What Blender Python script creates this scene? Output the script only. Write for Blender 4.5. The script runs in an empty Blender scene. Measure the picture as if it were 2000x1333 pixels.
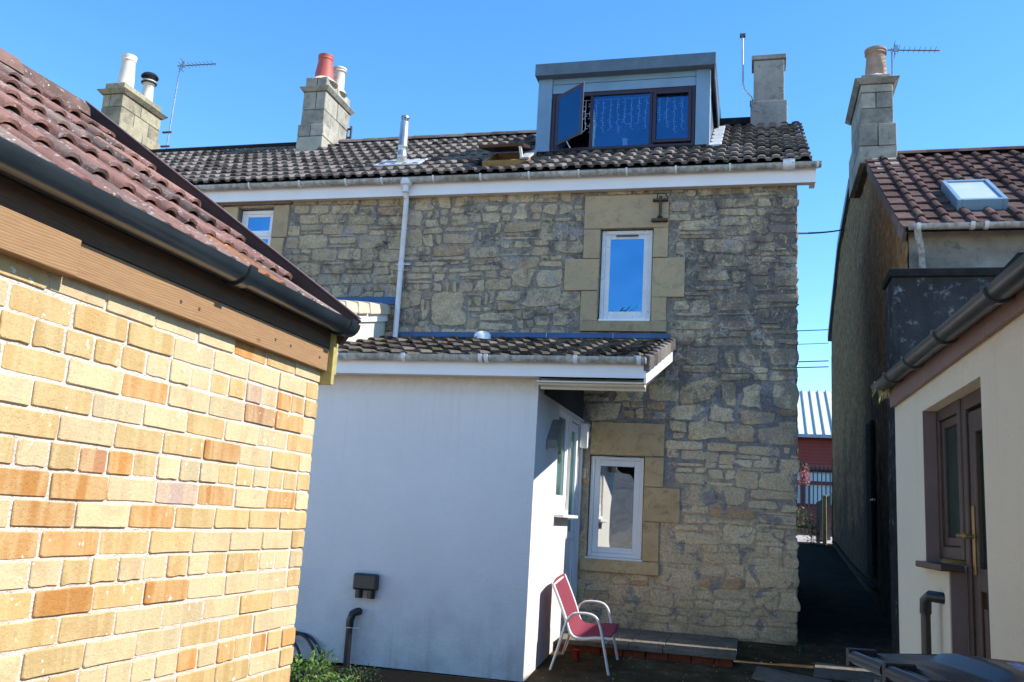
import bpy, bmesh, math, random
from mathutils import Vector, Matrix
random.seed(11)
R=math.radians
S=bpy.context.scene
C=S.collection
# ------------------------------------------------------------------ camera
H=1.4
def cam_axes(p,r,y):
    cy,sy=math.cos(y),math.sin(y)
    fwd=Vector((sy*math.cos(p),cy*math.cos(p),math.sin(p)))
    right=Vector((cy,-sy,0)); up=right.cross(fwd)
    cr,sr=math.cos(r),math.sin(r)
    return cr*right+sr*up, -sr*right+cr*up, fwd
rt,up,fw=cam_axes(R(10.8),R(3.37),R(-15.0))
cd=bpy.data.cameras.new('camera'); cam=bpy.data.objects.new('camera',cd); C.objects.link(cam)
cd.sensor_fit='HORIZONTAL'; cd.sensor_width=36; cd.lens=1800/2000*36; cd.clip_start=.05; cd.clip_end=2000
cam.matrix_world=Matrix(((rt.x,up.x,-fw.x,0),(rt.y,up.y,-fw.y,0),(rt.z,up.z,-fw.z,H),(0,0,0,1)))
S.camera=cam
# ------------------------------------------------------------------ light
SUN=Vector((1,.045,.90)).normalized()
W=bpy.data.worlds.new('World'); S.world=W; W.use_nodes=True
nt=W.node_tree; bg=nt.nodes['Background']
sky=nt.nodes.new('ShaderNodeTexSky'); sky.sky_type='NISHITA'; sky.sun_disc=False
sky.sun_elevation=math.asin(SUN.z); sky.sun_rotation=math.atan2(SUN.x,SUN.y)
sky.air_density=1.0; sky.dust_density=.05; sky.ozone_density=3.5
hs=nt.nodes.new('ShaderNodeHueSaturation'); hs.inputs['Saturation'].default_value=1.24
nt.links.new(sky.outputs[0],hs.inputs['Color']); nt.links.new(hs.outputs[0],bg.inputs[0]); bg.inputs[1].default_value=.15
sl=bpy.data.lights.new('sun','SUN'); sl.energy=3.8; sl.angle=R(.55); sl.color=(1,.94,.84)
so=bpy.data.objects.new('sun',sl); C.objects.link(so); so.rotation_euler=SUN.to_track_quat('Z','Y').to_euler(); so.location=(20,5,20)
vs=S.view_settings; vs.view_transform='Standard'; vs.look='None'; vs.gamma=1; vs.use_curve_mapping=False; vs.exposure=1.16
S.render.engine='CYCLES'
# ------------------------------------------------------------------ mesh helpers
class MB:
    def __init__(s,fn=None): s.v=[];s.f=[];s.t=[];s.fn=fn
    def add(s,vs,fs,t=(.5,.5,0,1)):
        n=len(s.v)
        s.v+= [s.fn(*v) for v in vs] if s.fn else [tuple(v) for v in vs]
        for f in fs: s.f.append([n+i for i in f]); s.t.append(t)
        return s
    def box(s,x0,x1,y0,y1,z0,z1,t=(.5,.5,0,1)):
        return s.add([(x0,y0,z0),(x1,y0,z0),(x1,y1,z0),(x0,y1,z0),(x0,y0,z1),(x1,y0,z1),(x1,y1,z1),(x0,y1,z1)],
          [(0,3,2,1),(4,5,6,7),(0,1,5,4),(1,2,6,5),(2,3,7,6),(3,0,4,7)],t)
    def hexa(s,v8,t=(.5,.5,0,1)):
        return s.add(v8,[(0,3,2,1),(4,5,6,7),(0,1,5,4),(1,2,6,5),(2,3,7,6),(3,0,4,7)],t)
    def tube(s,pts,r,n=8,cap=True,t=(.5,.5,0,1)):
        pts=[Vector(p) for p in pts]; V=[];F=[]
        rr=r if isinstance(r,(list,tuple)) else [r]*len(pts)
        prev=None
        for i,p in enumerate(pts):
            d=(pts[min(i+1,len(pts)-1)]-pts[max(i-1,0)]).normalized()
            if prev is None:
                a=Vector((0,0,1)) if abs(d.z)<.9 else Vector((1,0,0)); u=d.cross(a).normalized()
            else: u=(prev-d*prev.dot(d)).normalized()
            prev=u; w=d.cross(u)
            for k in range(n):
                an=2*math.pi*k/n; V.append(p+(u*math.cos(an)+w*math.sin(an))*rr[i])
        for i in range(len(pts)-1):
            for k in range(n): F.append((i*n+k,i*n+(k+1)%n,(i+1)*n+(k+1)%n,(i+1)*n+k))
        if cap: F.append(tuple(range(n))); F.append(tuple((len(pts)-1)*n+k for k in range(n)))
        return s.add([tuple(v) for v in V],F,t)
    def lathe(s,cx,cy,prof,n=20,t=(.5,.5,0,1),axis=(0,0)):
        V=[];F=[]; z0=prof[0][1]
        for r,z in prof:
            for k in range(n):
                an=2*math.pi*k/n; V.append((cx+axis[0]*(z-z0)+r*math.cos(an),cy+axis[1]*(z-z0)+r*math.sin(an),z))
        m=len(prof)
        for i in range(m-1):
            for k in range(n): F.append((i*n+k,i*n+(k+1)%n,(i+1)*n+(k+1)%n,(i+1)*n+k))
        F.append(tuple(range(n))); F.append(tuple((m-1)*n+k for k in range(n)))
        return s.add(V,F,t)
    def prism(s,poly,a0,a1,axis,t=(.5,.5,0,1)):
        def mk(p,a): return {'x':(a,p[0],p[1]),'y':(p[0],a,p[1]),'z':(p[0],p[1],a)}[axis]
        n=len(poly); V=[mk(p,a0) for p in poly]+[mk(p,a1) for p in poly]
        F=[tuple(range(n)),tuple(range(2*n-1,n-1,-1))]+[(i,(i+1)%n,n+(i+1)%n,n+i) for i in range(n)]
        return s.add(V,F,t)
    def mesh(s,name,mat,smooth=False,sheet=False):
        me=bpy.data.meshes.new(name); me.from_pydata(s.v,[],s.f)
        if not sheet:
            b=bmesh.new(); b.from_mesh(me); bmesh.ops.recalc_face_normals(b,faces=b.faces[:]); b.to_mesh(me); b.free()
        ca=me.attributes.new('tint','FLOAT_COLOR','FACE')
        ca.data.foreach_set('color',[c for t in s.t for c in t])
        if mat: me.materials.append(mat)
        if smooth:
            me.shade_smooth(); me.set_sharp_from_angle(angle=R(smooth if smooth>1 else 40))
        me.update(); return me
    def build(s,name,mat,parent=None,smooth=False,bevel=0,sheet=False,**kw):
        o=bpy.data.objects.new(name,s.mesh(name,mat,smooth,sheet)); C.objects.link(o); attach(o,parent)
        if bevel:
            m=o.modifiers.new('bevel','BEVEL'); m.width=bevel; m.segments=2; m.limit_method='ANGLE'; m.angle_limit=R(50)
        for k,v in kw.items(): o[k]=v
        return o
def wloc(o):
    l=Vector((0,0,0))
    while o: l=l+o.location; o=o.parent
    return l
def attach(o,parent):
    if parent:
        o.parent=parent
        wl=wloc(parent) if not parent.get('_w') else Vector(parent['_w'])
        o.matrix_parent_inverse=Matrix.Translation(-Vector(parent.get('_w',(0,0,0))))
        o['_w']=(0,0,0)
    return o
def thing(name,label,cat,loc,group=None):
    o=bpy.data.objects.new(name,None); C.objects.link(o); o.location=loc; o['_w']=tuple(loc)
    o.empty_display_size=.2; o['label']=label; o['category']=cat
    if group: o['group']=group
    return o
def tag(o,label,cat,group=None):
    o['label']=label;o['category']=cat
    if group:o['group']=group
    return o
def inst(name,me,parent,M,color=None):
    o=bpy.data.objects.new(name,me); C.objects.link(o); o.parent=parent
    o.matrix_parent_inverse=Matrix.Translation(-Vector(parent.get('_w',(0,0,0))))
    o.matrix_basis=M
    if color: o.color=color
    return o
# ------------------------------------------------------------------ materials
class NT:
    def __init__(s,name):
        m=bpy.data.materials.new(name); m.use_nodes=True; s.m=m; s.t=m.node_tree; s.n=s.t.nodes; s.l=s.t.links
        s.b=s.n['Principled BSDF']; s.tc=s.n.new('ShaderNodeTexCoord'); s.co=s.tc.outputs['Object']
    def set(s,k,v):
        i=s.b.inputs[k]
        if hasattr(v,'links') or isinstance(v,bpy.types.NodeSocket): s.l.new(v,i)
        else: i.default_value=v
    def mp(s,scale=(1,1,1),loc=(0,0,0),rot=(0,0,0),co=None):
        n=s.n.new('ShaderNodeMapping'); s.l.new(co or s.co,n.inputs[0]); n.inputs['Scale'].default_value=scale; n.inputs['Location'].default_value=loc; n.inputs['Rotation'].default_value=rot; return n.outputs[0]
    def noise(s,sc=5,det=4,rough=.55,co=None,dist=0,col=False):
        n=s.n.new('ShaderNodeTexNoise'); s.l.new(co or s.co,n.inputs['Vector']); n.inputs['Scale'].default_value=sc; n.inputs['Detail'].default_value=det; n.inputs['Roughness'].default_value=rough; n.inputs['Distortion'].default_value=dist
        return n.outputs['Color' if col else 'Fac']
    def vor(s,sc=5,co=None,out='Distance',feat='F1'):
        n=s.n.new('ShaderNodeTexVoronoi'); n.feature=feat; s.l.new(co or s.co,n.inputs['Vector']); n.inputs['Scale'].default_value=sc; return n.outputs[out]
    def ramp(s,fac,pts,const=False):
        n=s.n.new('ShaderNodeValToRGB'); s.l.new(fac,n.inputs[0]); e=n.color_ramp.elements
        if const: n.color_ramp.interpolation='CONSTANT'
        while len(e)<len(pts): e.new(.5)
        for i,(p,c) in enumerate(pts):
            e[i].position=p; e[i].color=(c,c,c,1) if isinstance(c,(int,float)) else (*c,1)
        return n.outputs[0]
    def mix(s,f,a,b,mode='MIX'):
        n=s.n.new('ShaderNodeMix'); n.data_type='RGBA'; n.blend_type=mode
        for i,v in ((0,f),(6,a),(7,b)):
            if isinstance(v,bpy.types.NodeSocket): s.l.new(v,n.inputs[i])
            elif i==0: n.inputs[0].default_value=v
            else: n.inputs[i].default_value=(*v,1) if len(v)==3 else v
        return n.outputs[2]
    def math(s,op,a,b=None,c=None,clamp=False):
        n=s.n.new('ShaderNodeMath'); n.operation=op; n.use_clamp=clamp
        for i,v in enumerate((a,b,c)):
            if v is None: continue
            if isinstance(v,bpy.types.NodeSocket): s.l.new(v,n.inputs[i])
            else: n.inputs[i].default_value=v
        return n.outputs[0]
    def attr(s,name='tint'):
        n=s.n.new('ShaderNodeAttribute'); n.attribute_name=name
        q=s.n.new('ShaderNodeSeparateColor'); s.l.new(n.outputs['Color'],q.inputs[0]); return q.outputs[0],q.outputs[1],q.outputs[2]
    def xyz(s,co=None):
        q=s.n.new('ShaderNodeSeparateXYZ'); s.l.new(co or s.co,q.inputs[0]); return q.outputs
    def info(s,out='Random'):
        n=s.n.new('ShaderNodeObjectInfo'); return n.outputs[out]
    def ico(s,k=37.):
        # object coordinates shifted per object so that alike pieces differ
        n=s.n.new('ShaderNodeVectorMath'); n.operation='ADD'; s.l.new(s.co,n.inputs[0])
        m=s.math('MULTIPLY',s.info(),k); c=s.n.new('ShaderNodeCombineXYZ')
        for i in range(3): s.l.new(m,c.inputs[i])
        s.l.new(c.outputs[0],n.inputs[1]); return n.outputs[0]
    def bump(s,h,dist=.01,strength=1.,prev=None):
        n=s.n.new('ShaderNodeBump'); s.l.new(h,n.inputs['Height']); n.inputs['Distance'].default_value=dist; n.inputs['Strength'].default_value=strength
        if prev: s.l.new(prev,n.inputs['Normal'])
        s.l.new(n.outputs[0],s.b.inputs['Normal']); return n.outputs[0]
def simple(name,col,rough=.6,metal=0,noise=.25,nsc=8,bump=.0,spec=.5,stain=None):
    m=NT(name); n=m.noise(nsc,5,.6)
    a=tuple(c*(1-noise) for c in col); b=tuple(min(1,c*(1+noise*.6)) for c in col)
    c=m.ramp(n,[(.3,a),(.7,b)])
    if stain:
        f=m.ramp(m.noise(nsc*2.7,6,.7),[(stain[1],0),(stain[1]+.12,1)]); c=m.mix(f,c,stain[0])
    m.set('Base Color',c); m.set('Roughness',rough); m.set('Metallic',metal); m.set('Specular IOR Level',spec if rough<.85 else .1)
    if bump: m.bump(m.noise(nsc*12,4),bump)
    return m.m
def weather(m,c,stone=True):
    """cement smears and crust shared by stones and joints, so that they run across both"""
    z=m.xyz()[2]; up_=m.math('ADD',m.math('MULTIPLY_ADD',z,.8,-1.95),m.math('MULTIPLY_ADD',m.noise(.9,5),1.8,-.9),clamp=True)
    gry=m.mix(.78,c,m.ramp(m.noise(7,6,.7),[(.3,(.09,.08,.07)),(.7,(.30,.25,.185))]))
    c=m.mix(m.math('MULTIPLY',up_,.72 if stone else .9),c,gry); xr=m.math('MULTIPLY',m.math('MULTIPLY_ADD',m.xyz()[0],.5,.75,clamp=True),.13); kk=m.ramp(m.math('ADD',m.noise(1.9,8,.8,dist=.3,co=m.mp(loc=(5,2,9))),xr),[(.515,0),(.60,1)]); hz=m.math('MULTIPLY_ADD',z,1.2,-2.6,clamp=True); c=m.mix(m.math('MULTIPLY',m.math('MULTIPLY',kk,hz),.82),c,m.mix(.18,(.062,.062,.066),c))
    lm=m.math('MULTIPLY_ADD',m.math('MULTIPLY_ADD',z,.8,-1.5,clamp=True),.65,.35)
    q=m.ramp(m.noise(3.6,7,.72,dist=.9),[(.565,0),(.59,1)]); cem=m.ramp(m.noise(13,5,.7),[(.3,(.20,.185,.175)),(.7,(.35,.315,.28))])
    c=m.mix(m.math('MULTIPLY',q,.9),c,cem)
    q=m.ramp(m.noise(6.5,8,.82,dist=1.6),[(.53,0),(.64,1)]); c=m.mix(m.math('MULTIPLY',m.math('MULTIPLY',q,lm),.5),c,(.15,.115,.08))
    q=m.ramp(m.noise(8.5,8,.82,dist=1.4,co=m.mp(loc=(3,1,7))),[(.56,0),(.66,1)]); c=m.mix(m.math('MULTIPLY',q,.65),c,(.66,.52,.33))
    d=m.ramp(m.noise(16,7,.8,dist=.5),[(.6,0),(.68,1)]); c=m.mix(m.math('MULTIPLY',m.math('MULTIPLY',d,lm),.75),c,(0.050,0.044,0.039))
    b=m.math('MULTIPLY_ADD',z,-1.3,1.05,clamp=True); c=m.mix(m.math('MULTIPLY',b,m.ramp(m.noise(2.5,6,.65),[(.38,.1),(.6,.9)])),c,m.ramp(m.noise(7,6,.7),[(.3,(0.112,0.102,0.062)),(.7,(0.291,0.262,0.179))]))
    w=m.noise(42,5,.8); c=m.mix(1.0,c,m.ramp(w,[(.3,.6),(.5,1.1),(.72,1.5)]),'MULTIPLY')
    return c
def speckle(m,c,sc=60,th=.16,col=(.5,.52,.5),mask=.5):
    d=m.vor(sc); f=m.ramp(d,[(th-.05,1),(th,0)]); g=m.ramp(m.noise(2.2,3),[(mask,0),(mask+.1,1)])
    return m.mix(m.math('MULTIPLY',f,g),c,col)
def stone_mat():
    m=NT('rubble_stone'); a,b,_=m.attr()
    n=m.noise(5,6,.65,co=m.mp((1,1,2.2))); n2=m.noise(30,5,.7)
    k=m.math('ADD',m.math('MULTIPLY',a,.6),m.math('MULTIPLY_ADD',n,.9,-.25))
    k=m.math('ADD',k,m.math('MULTIPLY_ADD',n2,.45,-.22),clamp=True)
    c=m.ramp(k,[(.0,(.26,.19,.12)),(.22,(.46,.335,.19)),(.45,(.62,.455,.26)),(.75,(.72,.55,.33)),(1,(.78,.65,.44))])
    c=m.mix(m.ramp(b,[(.6,0),(.95,.7)]),c,m.mix(.5,c,(0.370,0.310,0.242)))
    c=m.mix(m.ramp(b,[(.0,.7),(.05,.7),(.08,0)]),c,(0.448,0.242,0.109))
    c=weather(m,c)
    c=speckle(m,c,55,.13); c=speckle(m,c,120,.18,(0.504,0.446,0.335),.45)
    m.set('Base Color',c); m.set('Roughness',.95); m.set('Specular IOR Level',.15)
    h=m.math('ADD',m.math('MULTIPLY',m.noise(12,7,.75,dist=.8),1.0),m.math('MULTIPLY',m.noise(55,5,.75),.5))
    m.bump(h,.013,.9); return m.m
def mortar_mat():
    m=NT('wall_mortar'); n=m.noise(14,6,.7); z=m.xyz()[2]
    lo=m.ramp(n,[(.3,(.45,.33,.20)),(.7,(.68,.52,.32))]); hi=m.ramp(n,[(.3,(.17,.155,.15)),(.7,(.33,.30,.27))])
    f=m.math('ADD',m.math('MULTIPLY_ADD',z,-1.1,2.5),m.math('MULTIPLY_ADD',m.noise(1.6,5),2.8,-1.4),clamp=True)
    c=weather(m,m.mix(f,hi,lo),False)
    c=speckle(m,c,90,.16,(0.493,0.436,0.359),.42)
    m.set('Base Color',c); m.set('Roughness',.95); m.set('Specular IOR Level',.15)
    m.bump(m.math('ADD',m.noise(18,7,.78,dist=.5),m.math('MULTIPLY',m.noise(80,4),.35)),.014,.9); return m.m
def ashlar_mat(name='dressed_stone',base=((0.336,0.238,0.129),(0.560,0.388,0.199),(0.672,0.485,0.265)),so=True):
    m=NT(name); a,b,_=m.attr(); n=m.noise(6,6,.6)
    k=m.math('ADD',m.math('MULTIPLY',n,.8),m.math('MULTIPLY_ADD',a,.5,-.15))
    c=m.ramp(k,[(.2,base[0]),(.5,base[1]),(.8,base[2])])
    f=m.ramp(m.noise(9,7,.8,dist=.6),[(.52,0),(.68,1)]); c=m.mix(m.math('MULTIPLY',f,.55),c,(0.067,0.058,0.045))
    if so:
        z=m.xyz()[2]; g=m.math('MULTIPLY',m.math('MULTIPLY_ADD',z,.6,-1.1,clamp=True),m.ramp(m.noise(3,5),[(.3,.45),(.7,1)]))
        c=m.mix(g,c,m.mix(.6,c,(0.246,0.213,0.164)))
    c=speckle(m,c,70,.13,(0.078,0.068,0.047),.45)
    m.set('Base Color',c); m.set('Roughness',.9); m.set('Specular IOR Level',.2)
    m.bump(m.math('ADD',m.noise(25,6,.7),m.math('MULTIPLY',m.noise(120,3),.4)),.012,.8); return m.m
def brick_mat():
    m=NT('clay_brick'); co=m.ico(61.); col=m.info('Color')
    bands=m.noise(9,1,.5,co=m.mp((.2,1.0,.16),co=co),dist=.5)
    c=m.mix(m.ramp(bands,[(.38,0),(.46,.7),(.55,.25),(.62,.75),(.7,.2)]),col,m.mix(.6,col,(.60,.49,.27)))
    c=m.mix(m.ramp(m.noise(8,6,.7,co=co,dist=.5),[(.5,0),(.7,.6)]),c,m.mix(.6,col,(.46,.20,.06)))
    edge=m.ramp(m.noise(34,6,.75,co=co),[(.6,0),(.72,1)]); c=m.mix(m.math('MULTIPLY',edge,.5),c,(.2,.12,.06))
    sp=m.ramp(m.noise(38,3,.5,co=co,dist=.3),[(.66,0),(.70,1)]); sm=m.ramp(m.noise(5,3,co=co),[(.5,0),(.57,1)])
    c=m.mix(m.math('MULTIPLY',sp,sm),c,(.75,.7,.6))
    pit=m.ramp(m.vor(160,co=co),[(.08,1),(.16,0)]); c=m.mix(m.math('MULTIPLY',pit,.35),c,(.12,.08,.05))
    m.set('Base Color',c); m.set('Roughness',.88); m.set('Specular IOR Level',.25)
    m.bump(m.math('ADD',m.noise(70,6,.75,co=co),m.math('MULTIPLY',pit,-.8)),.005,.9); return m.m
def tile_mat(name,dark,mid,light,lich,lth=.56):
    m=NT(name); co=m.ico(23.); r=m.info()
    k=m.math('ADD',m.math('MULTIPLY',r,.6),m.math('MULTIPLY_ADD',m.noise(9,6,.65,co=co),.9,-.3),clamp=True)
    c=m.ramp(k,[(.1,dark),(.5,mid),(.9,light)])
    cc=m.info('Color'); c=m.mix(1.0,c,cc,'MULTIPLY')
    f=m.ramp(m.noise(26,7,.75,co=co),[(lth,0),(lth+.06,1)]); c=m.mix(m.math('MULTIPLY',f,.8),c,lich)
    f=m.ramp(m.vor(38,co=co),[(.12,1),(.2,0)]); g=m.ramp(m.noise(4,3,co=co),[(.5,0),(.58,1)]); c=m.mix(m.math('MULTIPLY',f,g),c,tuple(min(.7,x*1.25) for x in lich))
    m.set('Base Color',c); m.set('Roughness',.93); m.set('Specular IOR Level',.15)
    m.bump(m.noise(50,6,.75,co=co),.010,.9); return m.m
def render_mat(name,base,dirt,warm,zt,zb):
    m=NT(name); z=m.xyz()[2]
    c=m.ramp(m.noise(1.4,4),[(.3,tuple(x*.95 for x in base)),(.7,base)])
    n=m.noise(3,6,.7); f=m.math('MULTIPLY',m.math('MULTIPLY_ADD',z,-1.0,zb,clamp=True),m.ramp(n,[(.42,0),(.62,1)])); c=m.mix(m.math('MULTIPLY',f,.28),c,dirt)
    d=m.noise(2.0,4,.6,co=m.mp((3,3,.35))); f=m.math('MULTIPLY',m.math('MULTIPLY_ADD',z,-1.0,zb*.75,clamp=True),m.ramp(d,[(.52,0),(.68,1)])); c=m.mix(m.math('MULTIPLY',f,.38),c,dirt)
    t=m.math('MULTIPLY',m.math('MULTIPLY_ADD',z,7,-7*zt,clamp=True),m.ramp(m.noise(14,5,.7),[(.3,.35),(.7,1)])); c=m.mix(m.math('MULTIPLY',t,.55),c,warm)
    f=m.ramp(m.vor(35),[(.07,1),(.10,0)]); g=m.ramp(m.noise(3.1,3),[(.55,0),(.6,1)]); c=m.mix(m.math('MULTIPLY',m.math('MULTIPLY',f,g),.6),c,(.25,.22,.18))
    dr=m.noise(5,5,.7,co=m.mp((4,4,.18))); f=m.math('MULTIPLY',m.math('MULTIPLY_ADD',z,1.1,-1.1*(zt-1.1),clamp=True),m.ramp(dr,[(.53,0),(.7,1)])); c=m.mix(m.math('MULTIPLY',f,.10),c,warm)
    m.set('Base Color',c); m.set('Roughness',.9); m.set('Specular IOR Level',.15)
    m.bump(m.math('ADD',m.noise(60,5,.75),m.math('MULTIPLY',m.noise(9,4),.5)),.02,.9); return m.m
def timber_mat(name,a,b,axis_scale):
    m=NT(name); co=m.mp(axis_scale)
    w=m.n.new('ShaderNodeTexWave'); m.l.new(co,w.inputs[0]); w.wave_type='BANDS'; w.bands_direction='Z'; w.inputs['Scale'].default_value=26; w.inputs['Distortion'].default_value=14; w.inputs['Detail'].default_value=2; w.inputs['Detail Scale'].default_value=.35
    c=m.mix(.7,m.ramp(w.outputs['Fac'],[(.1,a),(.75,b)]),m.ramp(m.noise(9,5,.7,co=m.mp((30,1.2,30))),[(.3,a),(.7,b)]))
    f=m.noise(4,5); c=m.mix(m.ramp(f,[(.45,0),(.75,.5)]),c,tuple(x*.75 for x in b))
    kn=m.ramp(m.vor(4.2,co=m.mp((1,1,2.2))),[(.05,1),(.09,0)]); c=m.mix(m.math('MULTIPLY',kn,.7),c,(.16,.08,.035))
    m.set('Base Color',c); m.set('Roughness',.8); m.set('Specular IOR Level',.25); m.bump(w.outputs['Fac'],.0012,.35); return m.m
def glass_mat(name,tint,gloss=.5,gc=(1,1,1),rough=.0):
    m=NT(name); nt=m.t; out=m.n['Material Output']
    g=m.n.new('ShaderNodeBsdfGlossy'); g.inputs['Roughness'].default_value=rough; g.inputs['Color'].default_value=(*gc,1)
    t=m.n.new('ShaderNodeBsdfTransparent'); t.inputs[0].default_value=(*tint,1)
    f=m.n.new('ShaderNodeFresnel'); f.inputs[0].default_value=1.5
    fac=m.math('MULTIPLY_ADD',f.outputs[0],1.2,gloss,clamp=True)
    bn=m.n.new('ShaderNodeBump'); m.l.new(m.noise(1.6,1),bn.inputs['Height']); bn.inputs['Distance'].default_value=.012; m.l.new(bn.outputs[0],g.inputs['Normal'])
    x=m.n.new('ShaderNodeMixShader'); m.l.new(fac,x.inputs[0]); m.l.new(t.outputs[0],x.inputs[1]); m.l.new(g.outputs[0],x.inputs[2]); m.l.new(x.outputs[0],out.inputs['Surface']); return m.m
def gutter_mat():
    m=NT('weathered_gutter'); x=m.xyz()
    c=m.ramp(m.noise(5,4),[(.3,(.4,.4,.41)),(.7,(.52,.52,.52))])
    n=m.noise(16,7,.75,co=m.mp((1,1,.6))); c=m.mix(m.ramp(n,[(.4,0),(.62,.85)]),c,(.16,.14,.09)); c=m.mix(m.ramp(m.noise(3,5),[(.5,0),(.7,.6)]),c,(.12,.12,.07))
    m.set('Base Color',c); m.set('Roughness',.6); m.bump(n,.003,.5); return m.m
def gable_mat():
    m=NT('rough_gable_stone'); z=m.xyz()[2]
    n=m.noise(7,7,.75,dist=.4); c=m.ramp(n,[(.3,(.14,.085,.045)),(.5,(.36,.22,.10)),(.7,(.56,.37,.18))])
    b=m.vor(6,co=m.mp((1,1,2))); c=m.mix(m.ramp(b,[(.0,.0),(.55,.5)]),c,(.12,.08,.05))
    f=m.math('ADD',m.math('MULTIPLY_ADD',z,-.55,1.9),m.math('MULTIPLY_ADD',m.noise(1.1,6,.7),2.4,-1.2),clamp=True)  # deep shade of the alley painted in, stone blackening towards the ground
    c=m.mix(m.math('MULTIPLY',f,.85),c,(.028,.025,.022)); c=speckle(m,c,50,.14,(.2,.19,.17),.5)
    m.set('Base Color',c); m.set('Roughness',.97); m.set('Specular IOR Level',.1); m.bump(n,.03,.9); return m.m
def ground_mat():
    m=NT('patio_ground'); n=m.noise(3,7,.65); n2=m.noise(30,6,.7)
    c=m.ramp(n,[(.3,(.03,.022,.012)),(.52,(.07,.052,.028)),(.72,(.13,.10,.06))]); yy=m.math('MULTIPLY_ADD',m.xyz()[1],.9,-9.6,clamp=True); c=m.mix(m.math('MULTIPLY',yy,.75),c,(.008,.007,.006)); c=m.mix(m.ramp(n2,[(.5,0),(.7,.5)]),c,(.03,.032,.02))  # alley shadow put into the colour: ground turns near black past the patio
    f=m.ramp(m.vor(70),[(.1,1),(.16,0)]); g=m.ramp(m.noise(6,3),[(.52,0),(.6,1)]); c=m.mix(m.math('MULTIPLY',f,g),c,(.3,.28,.22))
    m.set('Base Color',c); m.set('Roughness',.95); m.set('Specular IOR Level',.08); m.bump(m.math('ADD',n2,m.noise(120,4)),.012,.8); return m.m
def leaf_mat(name,a,b):
    m=NT(name); r,_,_=m.attr(); c=m.ramp(r,[(0,a),(1,b)]); m.set('Base Color',c); m.set('Roughness',.5)
    m.set('Subsurface Weight',0); 
    t=m.n.new('ShaderNodeBsdfTranslucent'); m.l.new(c,t.inputs[0]); x=m.n.new('ShaderNodeMixShader'); x.inputs[0].default_value=.3
    m.l.new(m.b.outputs[0],x.inputs[1]); m.l.new(t.outputs[0],x.inputs[2]); m.l.new(x.outputs[0],m.n['Material Output'].inputs['Surface']); return m.m
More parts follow.
